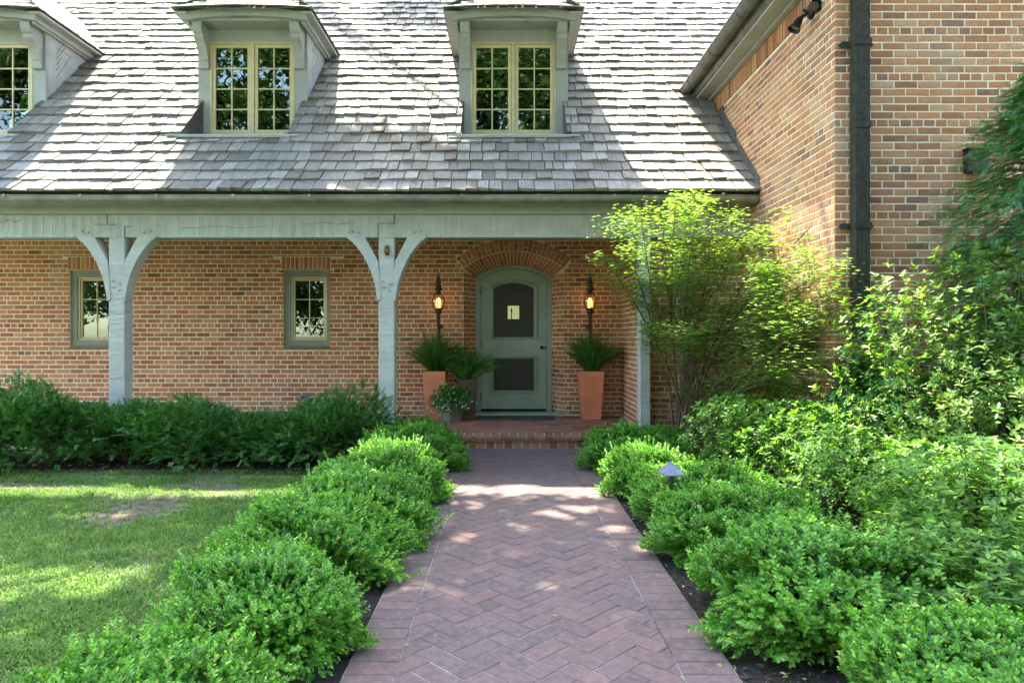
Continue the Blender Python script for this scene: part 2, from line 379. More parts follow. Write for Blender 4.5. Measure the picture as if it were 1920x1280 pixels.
# porch back wall -------------------------------------------------
WZ0, WZ1, WH = 1.205, 2.338, .3435
wins = [-2.956, -6.124]
Rf = 1.217; zc = 1.398; OH = .743; Rr = 1.405
def arch_half(z):
    if z < 2.362: return OH
    return math.sqrt(max(0, Rf*Rf-(z-zc)**2)) if z-zc < Rf else 0
X0 = -9.5
def cutP(a, b_, za, zb):
    out = rectcut([(wx-WH-X0, wx+WH-X0, WZ0-.055, WZ1) for wx in wins]+[(wx-WH-.035-X0, wx+WH+.015-X0, WZ1-.001, WZ1+.195) for wx in wins])(a, b_, za, zb)
    res = []
    for (p, q, r0, r1) in out:
        zm = (r0+r1)/2
        # the arch ring replaces wall bricks up to its outer radius, the plain pier below it stays
        hw = math.sqrt(max(0, Rr*Rr-(zm-zc)**2)) if zm > 2.50 and zm-zc < Rr else (arch_half(zm) if zm < 2.50 else 0)
        if 2.362 < zm <= 2.50: hw = min(.92, OH+(zm-2.362)*.9+.01)
        if zm < 2.362: hw = OH
        l, r_ = DC-hw-X0, DC+hw-X0
        if hw <= 0 or q <= l or p >= r_: res.append((p, q, r0, r1))
        else:
            if p < l: res.append((p, l-.003, r0, r1))
            if q > r_: res.append((r_+.003, q, r0, r1))
    return res
mb = MB(); bricks(mb, (X0, DP, 0), (1,0,0), (0,-1,0), XS-X0, PF-.2, 3.05, 1.08, cutP, phase=.03)
mw = mb
# soldier bricks above the two windows
for wx in wins:
    n = 11; x0, x1 = wx-WH-.03, wx+WH+.012; st = (x1-x0)/n
    for i in range(n):
        a = x0+i*st
        c = .003; y1, y0 = DP+.004, DP-.007+rb.random()*.002
        mb.add([(a,y1,WZ1+.004),(a+st-MJ,y1,WZ1+.004),(a+st-MJ,y1,WZ1+.19),(a,y1,WZ1+.19),(a+c,y0,WZ1+.007),(a+st-MJ-c,y0,WZ1+.007),(a+st-MJ-c,y0,WZ1+.187),(a+c,y0,WZ1+.187)],
               [(4,5,6,7)]+[(i_,(i_+1)%4,4+(i_+1)%4,4+i_) for i_ in range(4)])
# face ring of the arch
A0 = math.asin(OH/Rf)
def vous(mb, a0, a1, P, e=.0045):
    """voussoir between angles; P(ang, t) -> point, t 0 inner .. 1 outer"""
    pass
nv = 24; da = 2*A0/nv
for i in range(nv):
    a0 = -A0+i*da; a1 = a0+da
    cuts = [(Rf+.003, Rr-.004)] if i % 2 else [(Rf+.003, Rf+.115), (Rf+.125, Rr-.004)]
    if i % 4 == 2: cuts = [(Rf+.003, Rf+.060), (Rf+.070, Rr-.004)]
    for (r0, r1) in cuts:
        g = .0046; pr = .0085+rb.random()*.003; c = .003
        def q(r, a, y, s_=0, t_=0): return (DC+(r+s_)*math.sin(a)+t_*math.cos(a), y, zc+(r+s_)*math.cos(a)-t_*math.sin(a))
        B = [q(r0,a0,DP+.004,0,g), q(r0,a1,DP+.004,0,-g), q(r1,a1,DP+.004,0,-g), q(r1,a0,DP+.004,0,g)]
        T = [q(r0,a0,DP-pr,c,g+c), q(r0,a1,DP-pr,c,-g-c), q(r1,a1,DP-pr,-c,-g-c), q(r1,a0,DP-pr,-c,g+c)]
        mb.add(B+T, [(4,5,6,7)]+[(k,(k+1)%4,4+(k+1)%4,4+k) for k in range(4)])
# splayed soffit and jambs
DD = 10.16; BH = .575; Rb = 1.032; zcb = 2.437-Rb; DCB = .107
Ab = math.asin(BH/Rb)
nq = 26
def sof(tt, s_):                                            # tt -1..1 along the arch, s_ 0 front .. 1 back
    a = tt*A0; b_ = tt*Ab
    p = Vector((DC+Rf*math.sin(a), DP, zc+Rf*math.cos(a))); q_ = Vector((DCB+Rb*math.sin(b_), DD, zcb+Rb*math.cos(b_)))
    return p.lerp(q_, s_)
for i in range(nq):
    t0 = -1+2*i/nq; t1 = t0+2/nq; cutsS = [(.02, .64), (.68, .99)] if i % 2 else [(.02, .30), (.34, .99)]
    for s0, s1 in cutsS:
        e = .0085; nn = Vector((0, 0, -.006))
        B = [sof(t0+e,s0), sof(t1-e,s0), sof(t1-e,s1), sof(t0+e,s1)]
        cen = Vector((DC, DP, zc)); 
        T = [p+(Vector((DC, p.y, zc))-p).normalized()*.006 for p in B]; B = [p-(Vector((DC, p.y, zc))-p).normalized()*.004 for p in B]
        mb.add(B+T, [(4,5,6,7)]+[(k,(k+1)%4,4+(k+1)%4,4+k) for k in range(4)])
for sgn in (-1, 1):
    p0 = Vector((DC+sgn*OH, DP, PF)); p1 = Vector((DCB+sgn*BH, DD, PF)); d_ = (p1-p0); L_ = d_.length; d_.normalize()
    nrm = Vector((-sgn*d_.y*1, d_.x*sgn*1, 0)); nrm = Vector((-sgn*abs(d_.y), -abs(d_.x), 0)).normalized()
    bricks(mb, tuple(p0), tuple(d_), tuple(nrm), L_, PF, 2.30, 1.08, None, phase=.0)
porchwall = hp(mb, 'wall', 'brick')
mb = MB()
wallsheet(mb, X0, XS, -.05, 3.1, DP, [(wx-WH, wx+WH, WZ0-.05, WZ1) for wx in wins]+[(DC-OH, DC+OH, PF-.05, 2.62)])
arc = [(DC+Rf*math.sin(a), zc+Rf*math.cos(a)) for a in np.linspace(-A0, A0, 25)]
for (xa, za), (xb, zb) in zip(arc, arc[1:]): mb.poly([(xa,DP,za),(xb,DP,zb),(xb,DP,2.62),(xa,DP,2.62)])
for i in range(24):
    t0 = -1+i/12; t1 = t0+1/12; mb.poly([sof(t0,0), sof(t1,0), sof(t1,1), sof(t0,1)])
for sgn in (-1, 1):
    mb.poly([(DC+sgn*OH,DP,PF-.02),(DCB+sgn*BH,DD,PF-.02),(DCB+sgn*BH,DD,2.27),(DC+sgn*OH,DP,2.362)])
hp(mb, 'mortar', 'mortar', porchwall)
# porch end wall, wall right of the porch, wing walls ------------------
mb = MB(); bricks(mb, (XS, DP, 0), (0,-1,0), (-1,0,0), DP-DR, PF-.17, 2.9, 1.08, None, phase=.05)
w2 = hp(mb, 'wall', 'brick'); mb = MB(); mb.box(XS, XS+.18, DR+.006, DP+.25, -.05, 3.05); hp(mb, 'mortar', 'mortar', w2)
mb = MB(); bricks(mb, (XS, DR, 0), (1,0,0), (0,-1,0), XW-XS, -.1, 2.9, 1.08, None, phase=.08)
w3 = hp(mb, 'wall', 'brick_wing'); mb = MB(); mb.box(XS+.181, XW+.05, DR, DR+.2, -.1, 2.95); mb.box(XS+.002, XS+.181, DR, DR+.0055, -.1, 2.95); hp(mb, 'mortar', 'mortar', w3)
WT = 4.64                                                   # top of the wing side wall
SH = .205
mb = MB()
bricks(mb, (XW, 12.5, 0), (0,-1,0), (-1,0,0), 12.5-DWF, -.1, WT-SH-.01, 3.195, None, phase=.02)
u = DWF
while u < 12.5:                                             # soldier course under the eave
    a, b_ = u, u+CH-.014; x0 = XW+.004; x1 = XW-.016-rb.random()*.003; c = .003; za, zb = WT-SH, WT-.01
    mb.add([(x0,b_,za),(x0,a,za),(x0,a,zb),(x0,b_,zb),(x1,b_-c,za+c),(x1,a+c,za+c),(x1,a+c,zb-c),(x1,b_-c,zb-c)],
           [(4,5,6,7)]+[(k,(k+1)%4,4+(k+1)%4,4+k) for k in range(4)]); u += CH
bricks(mb, (XW, DWF, 0), (1,0,0), (0,-1,0), 3.9, -.1, 5.6, 3.195, None, phase=.11)
w4 = hp(mb, 'wall', 'brick_wing')
mb = MB(); mb.box(XW, XW+.2, DWF, 12.5, -.1, WT); mb.box(XW+.201, XW+3.9, DWF, DWF+.2, -.1, 5.6); hp(mb, 'mortar', 'mortar', w4)

# porch floor and step --------------------------------------------
def clip(poly, x0, x1, y0, y1):
    def c(P, f, g):
        out = []
        for i in range(len(P)):
            a, b_ = P[i], P[(i+1)%len(P)]; fa, fb = f(a), f(b_)
            if fa >= 0: out.append(a)
            if (fa >= 0) != (fb >= 0):
                t_ = fa/(fa-fb); out.append((a[0]+(b_[0]-a[0])*t_, a[1]+(b_[1]-a[1])*t_))
        return out
    for f in (lambda p: p[0]-x0, lambda p: x1-p[0], lambda p: p[1]-y0, lambda p: y1-p[1]):
        poly = c(poly, f, None)
        if len(poly) < 3: return []
    return poly
def area(P): return .5*abs(sum(P[i][0]*P[(i+1)%len(P)][1]-P[(i+1)%len(P)][0]*P[i][1] for i in range(len(P))))
def paver(mb, P, z0, z1, g=.003, c=.0035, rnd=rb):
    if len(P) < 3 or area(P) < 4e-4: return
    s_ = sum(P[i][0]*P[(i+1)%len(P)][1]-P[(i+1)%len(P)][0]*P[i][1] for i in range(len(P)))
    if s_ < 0: P = P[::-1]
    def inset(P, w_):
        out = []; n = len(P)
        for i in range(n):
            a, b_, c_ = Vector(P[i-1]), Vector(P[i]), Vector(P[(i+1)%n])
            e1 = (b_-a); e2 = (c_-b_)
            if e1.length < 1e-5 or e2.length < 1e-5: continue
            e1.normalize(); e2.normalize(); n1 = Vector((-e1.y, e1.x)); n2 = Vector((-e2.y, e2.x)); k = 1+n1.dot(n2)
            out.append(tuple(b_+(n1+n2)*(w_/max(k, .35))))
        return out
    A = inset(P, g); B = inset(P, g+c)
    if len(A) != len(B) or len(A) < 3 or area(A) < 2e-4: return
    n = len(A); dz = (rnd.random()-.5)*.0024; tl = [(rnd.random()-.5)*.0016 for _ in range(2)]
    mx_ = sum(p[0] for p in A)/n; my = sum(p[1] for p in A)/n
    zz = lambda p: z1+dz+(p[0]-mx_)*tl[0]*8+(p[1]-my)*tl[1]*8
    mb.add([(x,y,z0) for x,y in A]+[(x,y,zz((x,y))-c*.8) for x,y in A]+[(x,y,zz((x,y))) for x,y in B],
           [tuple(range(2*n, 3*n))]+[(i,(i+1)%n,n+(i+1)%n,n+i) for i in range(n)]+[(n+i,n+(i+1)%n,2*n+(i+1)%n,2*n+i) for i in range(n)])
def herring(mb, x0, x1, y0, y1, s_, z0, z1, g=.003):
    cx, cy = (x0+x1)/2, (y0+y1)/2; rad = int(math.hypot(x1-x0, y1-y0)/2/s_)+4
    c45 = math.sqrt(.5)
    for i in range(-rad, rad):
        for j in range(-rad, rad):
            m_ = (i-j) % 4
            if m_ == 0: Q = [(i,j),(i+2,j),(i+2,j+1),(i,j+1)]
            elif m_ == 3: Q = [(i,j),(i+1,j),(i+1,j+2),(i,j+2)]
            else: continue
            P = [(cx+(a-b_)*c45*s_, cy+(a+b_)*c45*s_) for a, b_ in Q]
            if max(p[0] for p in P) < x0 or min(p[0] for p in P) > x1 or max(p[1] for p in P) < y0 or min(p[1] for p in P) > y1: continue
            paver(mb, clip(P, x0, x1, y0, y1), z0, z1, g)
YF = 7.94
mb = MB(); herring(mb, -3.2, XS-.01, YF+.21, DD, .104, PF-.02, PF, .0045)
x = -3.2
while x < XS-.05:                                          # bull-nosed front row
    a, b_ = x+.005, x+.1075-.005
    prof = [(YF+.205,PF-.03),(YF+.205,PF),(YF+.03,PF),(YF+.010,PF-.006),(YF-.004,PF-.020),(YF-.006,PF-.045),(YF-.002,PF-.060),(YF+.02,PF-.064)]
    j = rb.random()*.004
    mb.prism_x([(y-j, z) for y, z in prof][::-1], a, b_); x += .1075
x = -3.2+.05
while x < XS-.05:
    mb.box(x+.004, x+.1035, YF+.026, YF+.1, .012, PF-.076); x += .1075
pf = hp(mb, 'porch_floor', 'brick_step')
mb = MB(); mb.box(-9.5, XS-.001, YF+.035, DD+.1, -.05, PF-.003); mb.box(-3.2, XS-.02, YF+.031, YF+.034, 0, PF-.07); hp(mb, 'mortar', 'mortar', pf)

# ---------------------------------------------------------------- porch timber
DPo = 7.96
POSTS = [(-4.66, .095), (-1.435, .095), (1.655, .066)]
brc = [(238+.5,565),(246,552)]
BR = [(293.7,441.5),(290,437),(257.5,444.5),(255,450),(248,463),(234,490),(231,520),(227.5,561),(235,565),(236.5,552),(239.5,535),(243.5,520),(248,508),(255,492),(264,476),(273,464),(283,453),(292,446.5)]
pobs = []
for i, (pxx, hw) in enumerate(POSTS):
    mb = MB(); mb.bbox(pxx-hw, pxx+hw, DPo, DPo+.19 if i < 2 else DPo+.185, .0 if i < 2 else .0, Z(445.5, DPo), .010)
    po = hp(mb, 'porch_post', 'post')
    pobs.append(po)
    if i < 2:
        for s_ in (1, -1):
            P = [(pxx+s_*(a-218)/157.0, Z(b_, DPo)) for a, b_ in BR]
            if s_ < 0: P = P[::-1]
            mb = MB(); mb.prism_y(P[::-1], DPo-.012, DPo+.165); hp(mb, 'brace', 'post', po, bevel=.006)
            for (bx, by) in ((282,433),(270,436)):
                mb = MB(); c = (pxx+s_*(bx-218)/157, DPo-.012, Z(by, DPo))
                mb.tube([(c[0],c[1]+.02,c[2]),(c[0],c[1]-.008,c[2]),(c[0],c[1]-.016,c[2])], [.012,.012,.006], 8); hp(mb, 'bolt', 'post', po)
            for (bx, by) in ((224.5,529),(223.0,541)):
                mb = MB(); c = (pxx+s_*(bx-218)/157, DPo, Z(by+(s_*3), DPo))
                mb.tube([(c[0],c[1]+.02,c[2]),(c[0],c[1]-.012,c[2]),(c[0],c[1]-.02,c[2])], [.013,.013,.006], 8); hp(mb, 'bolt', 'post', po)
# beam with adze-hewn face
rh = random.Random(3)
mb = MB(); zb0, zb1 = Z(445, DPo), Z(402.5, DPo); xx = -9.5; cols_ = []
while xx < XW-.02:
    cols_.append((xx, rh.random())); xx += .045+.03*rh.random() if xx < -1.4 else .25
cols_.append((XW-.005, .5)); nz = 7; V = []
for ci, (cx, rr) in enumerate(cols_):
    for k in range(nz+1):
        z = zb0+(zb1-zb0)*k/nz
        amp = .007 if cx < -1.4 else .0015
        V.append((cx+(.012*math.sin(k*1.3+rr*6) if 0 < ci < len(cols_)-1 and cx < -1.4 else 0), DPo-.001+amp*((ci % 2)-.5)*(.6+.8*rh.random()), z))
Fq = []
for ci in range(len(cols_)-1):
    for k in range(nz):
        a = ci*(nz+1)+k; Fq.append((a, a+nz+1, a+nz+2, a+1))
mb.add(V, Fq); mb.box(-9.5, XW-.005, DPo+.006, DPo+.19, zb0, zb1)
beam = hp(mb, 'beam', 'beam')
# scarf joints: thin strips in the groove-shade colour laid on the face
for (ax, ay, bx, by) in ((739.5,403,739.5,419),(709,419,739.5,419),(709,419,709,445),(201.5,403,201.5,421),(178,421,222,421),(234,425,246,425),(234,425,234,445)):
    mb = MB(); x0, x1 = X(ax-.5, DPo), X(bx+.5, DPo); z0, z1 = Z(by+.4, DPo), Z(ay-.4, DPo)
    mb.box(x0, x1, DPo-.0085, DPo+.006, z0, z1); hp(mb, 'seam', 'groove_shade', beam)
for (px0, px1, py) in ((340,500,426),(570,660,419),(0,40,414.5)):
    mb = MB(); n = 10; pts = [(X(px0+(px1-px0)*k/n, DPo), DPo-.004, Z(py+2.0*math.sin(k*1.1), DPo)) for k in range(n+1)]
    mb.tube(pts, .0022, 4); hp(mb, 'crack', 'groove_shade', beam)
# frieze, fascia, crown, soffit, ceiling
mb = MB(); mb.box(-9.5, XW-.005, DPo-.055, DPo+.19, zb1+.001, zb1+.085); hp(mb, 'fascia', 'trim')
mb = MB()
cr = [(DPo-.055,zb1+.086),(DPo-.085,zb1+.10),(DPo-.13,zb1+.118),(DPo-.145,zb1+.135),(DPo-.145,zb1+.15),(DPo+.1,zb1+.15),(DPo+.1,zb1+.086)]
mb.prism_x(cr, -9.5, XW-.005); hp(mb, 'cornice', 'trim')
mb = MB(); mb.box(-9.5, XS, DPo+.19, DP-.001, 2.86, 2.9); hp(mb, 'porch_ceiling', 'trim')  # unseen ceiling, added to block light from above
# gutter along the main eave
def halfpipe(mb, c, r, x0, x1, th=.004):
    n = 10; O_ = [(c[0]-r*math.cos(a), c[1]-r*math.sin(a)) for a in np.linspace(0, math.pi, n+1)]
    I_ = [(c[0]-(r-th)*math.cos(a), c[1]-(r-th)*math.sin(a)) for a in np.linspace(0, math.pi, n+1)]
    for P, fl in ((O_, 0), (I_, 1)):
        for a, b_ in zip(P, P[1:]):
            q = [(x0,a[0],a[1]),(x1,a[0],a[1]),(x1,b_[0],b_[1]),(x0,b_[0],b_[1])]
            mb.poly(q if fl else q[::-1])
gy, gz = 7.665, 1.622+H
mb = MB(); halfpipe(mb, (gy, gz), .078, -9.5, XW-.02)
mb.tube([(x_, gy-.078, gz+.002+.002*math.sin(x_*3)) for x_ in np.linspace(-9.5, XW-.02, 60)], .0085, 8)
mb.poly([(XW-.02, gy-.078*math.cos(a), gz-.078*math.sin(a)) for a in np.linspace(0, math.pi, 9)])
gut = hp(mb, 'gutter', 'copper', smooth=True)
x_ = -9.2
while x_ < XW-.1:
    mb = MB(); mb.box(x_, x_+.022, gy-.080, gy+.09, gz+.010, gz+.016); mb.box(x_-.004, x_+.026, gy-.092, gy-.078, gz-.020, gz+.016); hp(mb, 'gutter_strap', 'copper', gut); x_ += .868

# ---------------------------------------------------------------- main roof of cedar shakes
def prof_tab():
    out = [(7.60, 1.68+H)]; u = 0; d, z = 7.62, 1.70+H
    tab = [(0, d, z)]; du = .02
    while u < 9.5:
        a = R(39)+R(7)*min(1, u/1.5); d += du*math.cos(a); z += du*math.sin(a); u += du; tab.append((u, d, z))
    return np.array(tab)
PT = prof_tab()
def RP(u): return float(np.interp(u, PT[:, 0], PT[:, 1])), float(np.interp(u, PT[:, 0], PT[:, 2]))
def roof_z(d): return float(np.interp(d, PT[:, 1], PT[:, 2]))
DW = 9.27; DCX = [.095, -3.531, -7.17]; DHW = .759; CHW = .69; DSL = 8.60
EZ = 4.39+H                                                 # dormer eave height
def in_dormer(x, d):
    for c in DCX:
        if abs(x-c) < CHW-.005 and DSL < d <= DW: return True
        if abs(x-c) < DHW-.02 and DW < d < 10.35: return True
    return False
rs = random.Random(11)
def shake(mb, bl, br, tl, tr, nrm, th, up):
    """four corners on the deck (butt left/right, top left/right)"""
    b0 = [bl+nrm*th, br+nrm*th*(.85+.3*rs.random())]; t0 = [tr+nrm*.004, tl+nrm*.004]
    lo = [bl+nrm*.002-up*.002, br+nrm*.002-up*.002]
    mid = [(br*.5+tr*.5)+nrm*(th*.5+.002+(rs.random()-.5)*.006), (bl*.5+tl*.5)+nrm*(th*.5+.002+(rs.random()-.5)*.006)]
    V = b0+[mid[0], mid[1]]+t0+lo+[tl+nrm*-.004, tr+nrm*-.004]
    # 0 bl,1 br,2 mr,3 ml,4 tr,5 tl,6 lowl,7 lowr,8 tl low,9 tr low
    mb.add(V, [(0,1,2,3),(3,2,4,5),(6,7,1,0),(6,0,3,5,8),(1,7,9,4,2)])
mb = MB(); e = .24; row = 0; u = -.03
XL, XR = -10.2, XW+.03
while u < 8.6:
    d0, z0 = RP(max(0, u)); 
    if u < 0: d0 -= .035; z0 -= .028
    d1, z1 = RP(max(0, u)+e*1.25)
    x = XL+rs.random()*.1
    up = Vector((0, d1-d0, z1-z0)).normalized(); nrm = Vector((0, -up.z, up.y)); nrm = Vector((0, -abs(up.z), abs(up.y)))
    xr_ = XR if z0 < WT+.02 else 6.5
    while x < xr_:
        wd = rs.choice([.10, .13, .15, .17, .19, .21, .24, .27, .16, .18]) ; x1 = min(xr_, x+wd)
        # trim against dormer openings
        segs = [(x, x1)]
        for c in DCX:
            hw = None
            if DSL-.03 < d0 <= DW+.01: hw = CHW
            elif DW < d0 < 10.35: hw = DHW
            if hw is None: continue
            ns = []
            for a, b_ in segs:
                if b_ <= c-hw or a >= c+hw: ns.append((a, b_)); continue
                if a < c-hw: ns.append((a, c-hw))
                if b_ > c+hw: ns.append((c+hw, b_))
            segs = ns
        for a, b_ in segs:
            if b_-a < .03: continue
            g = .003+.004*rs.random(); sl = (rs.random()-.5)*.022; bj = (rs.random()-.5)*.02
            th = .022+.020*rs.random()
            td, tz = d1, z1
            if any(abs((a+b_)/2-c) < CHW and d0 < DSL < d1 for c in DCX): # topmost row below a dormer sill
                f_ = (DSL-d0)/(d1-d0); td = d0+(d1-d0)*f_; tz = z0+(z1-z0)*f_
            bl = Vector((a+g, d0, z0))+up*(bj+sl); br = Vector((b_-g, d0, z0))+up*(bj-sl)
            shake(mb, bl, br, Vector((a+g, td, tz)), Vector((b_-g, td, tz)), nrm, th, up)
        x = x1
    u += e; row += 1
roof = hp(mb, 'roof', 'shake')
mb = MB(); us = np.arange(0, 9.4, .1)
xs_ = sorted({XL, XR, 6.5}|{c+s_*h_ for c in DCX for s_ in (-1, 1) for h_ in (CHW, DHW)})
for ua, ub in zip(us, us[1:]):
    (da_, za_), (db_, zb_) = RP(ua), RP(ub)
    for xa, xb in zip(xs_, xs_[1:]):
        if in_dormer((xa+xb)/2, (da_+db_)/2) or (xb > XR+.1 and za_ < WT+.02): continue
        mb.poly([(xa,da_,za_),(xb,da_,za_),(xb,db_,zb_),(xa,db_,zb_)])
d_, z_ = RP(9.3); mb.poly([(XL,d_,z_),(6.5,d_,z_),(6.5,d_+7,z_-7),(XL,d_+7,z_-7)])
hp(mb, 'roof_deck', 'deck', roof)
mb = MB(); mb.box(-9.5, XW-.01, DPo-.20, DPo-.18, zb1+.151, 1.785+H); hp(mb, 'eave_board', 'flash', roof)  # filler behind the gutter, its dark colour paints the shaded gap

# ---------------------------------------------------------------- windows
def sash(mb, x0, x1, z0, z1, y, fw, cols, rows, mw_, dep=.03):
    mb.box(x0, x0+fw, y, y+dep, z0, z1); mb.box(x1-fw, x1, y, y+dep, z0, z1)
    mb.box(x0+fw, x1-fw, y, y+dep, z0, z0+fw); mb.box(x0+fw, x1-fw, y, y+dep, z1-fw, z1)
    for i in range(1, cols):
        x = x0+fw+(x1-x0-2*fw)*i/cols; mb.box(x-mw_/2, x+mw_/2, y+.006, y+dep-.004, z0+fw, z1-fw)
    for j in range(1, rows):
        z = z0+fw+(z1-z0-2*fw)*j/rows; mb.box(x0+fw, x1-fw, y+.0085, y+dep-.0065, z-mw_/2, z+mw_/2)
for wi, wx in enumerate(wins):
    f0, f1, g0, g1 = wx-WH, wx+WH, WZ0, WZ1
    A = [(f0,g0),(f1,g0),(f1,g1),(f0,g1)]; i0, i1, j0, j1 = wx-.236, wx+.302-.008, g0+.095, g1-.11
    i0, i1 = X(546.5, 9.93)-wins[0]+wx, X(613.5, 9.93)-wins[0]+wx; j0, j1 = Z(638, 9.93), Z(519.5, 9.93)
    mb = MB(); mb.band_y(A, [(i0,j0),(i1,j0),(i1,j1),(i0,j1)], DP+.03, DP+.13)
    win = hp(mb, 'window', 'winframe', bevel=.004)
    mb = MB(); mb.box(i0, i1, DP+.115, DP+.129, j0, j1); 
    mb = MB(); sash(mb, i0+.002, i1-.002, j0+.002, j1-.002, DP+.045, .022, 1, 1, 0); hp(mb, 'sash', 'cream', win, bevel=.002)
    mb = MB(); sash(mb, i0+.028, i1-.028, j0+.028, j1-.028, DP+.062, .026, 2, 3, .012); hp(mb, 'sash', 'cream', win, bevel=.002)
    mb = MB(); mb.box(i0+.03, i1-.03, DP+.080, DP+.084, j0+.03, j1-.03); hp(mb, 'pane', 'glass', win)
    mb = MB(); mb.box(f0, f1, DP-.012, DP+.03, WZ0-.05, WZ0-.002); mb.box(f0, f1, DP+.03, DP+.15, WZ0-.05, WZ0-.001); hp(mb, 'sill', 'stone', win)
    mb = MB(); mb.box(f0, f1, DP+.42, DP+.44, g0, g1); mb.box(f0-.01, f0, DP+.14, DP+.44, g0, g1); mb.box(f1, f1+.01, DP+.14, DP+.44, g0, g1)
    mb.box(f0, f1, DP+.14, DP+.44, g1, g1+.01); mb.box(f0, f1, DP+.14, DP+.44, g0-.01, g0); hp(mb, 'room_backing', 'interior', win)

# ---------------------------------------------------------------- dormers
def dormer(c, blinds):
    zw0, zw1 = 2.826+H, 4.110+H; zs = 2.755+H; zsf = 4.279+H
    wh = .586; wc = c-.004
    mb = MB()
    zr = roof_z(DW)-.02
    # front wall round the opening
    mb.box(c-DHW, wc-wh, DW, DW+.06, zr, zsf); mb.box(wc+wh, c+DHW, DW, DW+.06, zr, zsf)
    mb.box(c-CHW, wc-wh, DW+.0005, DW+.059, zs, zr); mb.box(wc+wh, c+CHW, DW+.0005, DW+.059, zs, zr)
    mb.box(wc-wh, wc+wh, DW, DW+.06, zw1, zsf+.03); mb.box(wc-wh, wc+wh, DW, DW+.06, zs, zw0)
    body = hp(mb, 'dormer', 'trim')
    # cheeks
    for s_ in (-1, 1):
        xo = c+s_*DHW; mb = MB(); P = [(DW+.061, roof_z(DW+.06)-.03), (10.36, roof_z(10.36)-.03), (10.36, EZ-.02), (DW+.061, EZ-.02)]
        mb.prism_x(P if s_ > 0 else P[::-1], min(xo, xo-s_*.04), max(xo, xo-s_*.04))
        ck = hp(mb, 'cheek', 'cheek', body)
        # flat dark strips paint the groove shadows of a triangular frame and diagonal boards
        ya, yb = DW+.22, 9.27+.66
        zt = lambda y: EZ-.36-(y-ya)*.32
        pts = [(ya, EZ-.28), (yb, EZ-.28), ]
        mb = MB(); xg = xo+s_*.0015
        def gl_(y0, z0, y1, z1):
            d_ = Vector((0, y1-y0, z1-z0)); n_ = Vector((0, -d_.z, d_.y)).normalized()*.0045
            a = Vector((xg, y0, z0)); b_ = Vector((xg, y1, z1)); mb.poly([a-n_, b_-n_, b_+n_, a+n_])
        top = EZ-.26; rz = lambda y: roof_z(y)+.22
        gl_(ya, top, 9.80, top)
        gl_(9.80, top, ya, rz(ya)-.02)
        for k in range(1, 5):
            zz_ = top-(top-rz(ya))*k/5; L_ = (9.80-ya)*(1-k/5.0); gl_(ya, zz_, ya+L_, zz_+L_*(top-rz(ya))/(9.80-ya))
        hp(mb, 'groove_shade', 'groove_shade', ck)
        # side cornice
        mb = MB(); x0, x1 = c+s_*(DHW+.001), c+s_*.83
        mb.box(min(x0,x1), max(x0,x1), 8.99, 10.42, EZ-.12, EZ-.045); x1 = c+s_*.80
        mb.box(min(x0,x1), max(x0,x1), 9.0, 10.40, EZ-.15, EZ-.121); x1 = c+s_*.92
        mb.box(min(x0,x1), max(x0,x1), 8.93, 10.44, EZ-.044, EZ-.008); hp(mb, 'cornice', 'cheek', body, bevel=.004)
        # lower cheek of the cut-out, lead flashing
        xi = c+s_*CHW; mb = MB(); mb.poly([(xi, DSL, roof_z(DSL)), (xi, DW, roof_z(DW)+.02), (xi, DW, zs+.0)][::s_]); 
        mb.poly([(xi-s_*.003, DSL, roof_z(DSL)-.06), (xi-s_*.003, DSL, roof_z(DSL)+.015), (xi-s_*.003, DW, roof_z(DW)+.025), (xi-s_*.003, DW, zs-.1)][::s_])
        hp(mb, 'flashing', 'flash', body)
        # bracket: curved corbel
        bx0, bx1 = (c+s_*.725, c+s_*.595)
        prof = [(DW,3.73+H),(DW-.045,3.73+H),(DW-.05,3.80+H),(DW-.065,3.88+H),(DW-.10,3.97+H),(DW-.155,4.04+H),(DW-.20,4.075+H),(DW-.215,4.10+H),(DW-.215,4.13+H),(DW-.245,4.15+H),(DW-.265,4.19+H),(DW-.27,zsf),(DW,zsf)]
        mb = MB(); mb.prism_x(prof if bx1 > bx0 else prof, min(bx0,bx1), max(bx0,bx1)); br = hp(mb, 'bracket', 'trim', body, bevel=.004)
        for q in (-.02, .02):
            pass
    for s_ in (-1, 1):
        for q in (-.03, .03):
            mb = MB(); cxx = c+s_*.66+q; mb.tube([(cxx, DW-.04, 3.84+H), (cxx, DW-.068, 3.84+H)], .009, 8); hp(mb, 'bolt', 'trim', body)
    # sill ledge
    mb = MB(); y0, z0 = DSL-.03, roof_z(DSL)+.03
    mb.add([(c-CHW-.05,y0,z0),(c+CHW+.05,y0,z0),(c+CHW-.003,DW,zs+.02),(c-CHW+.003,DW,zs+.02),(c-CHW-.05,y0-.004,z0-.03),(c+CHW+.05,y0-.004,z0-.03)], [(0,1,2,3),(4,5,1,0)])
    mb.box(c-CHW-.16, c+CHW+.16, y0-.012, y0+.01, z0-.016, z0+.004)
    hp(mb, 'sill_flashing', 'cheek', body)
    # arched fascia, soffit
    DF = 8.95; n = 16; ts = np.linspace(-1, 1, n+1); hw = .841
    bot = [(c+t_*hw, H+4.267+.065*(1-t_*t_)) for t_ in ts]; top = [(c+t_*hw, H+4.372+.071*(1-t_*t_)) for t_ in ts]
    mb = MB(); mb.band_y(top, bot, DF, DF+.05, False); hp(mb, 'fascia', 'trim', body)
    mb = MB(); nb = 7
    for k in range(nb):
        ya, yb = DF+.05+(DW-DF-.05)*k/nb, DF+.05+(DW-DF-.05)*(k+1)/nb
        mb.box(c-.80, c+.80, ya+.003, yb-.003, zsf+.006, zsf+.03)
    mb.box(c-.84, c+.84, DF+.05, DW, zsf+.0305, zsf+.045); hp(mb, 'soffit', 'trim', body)
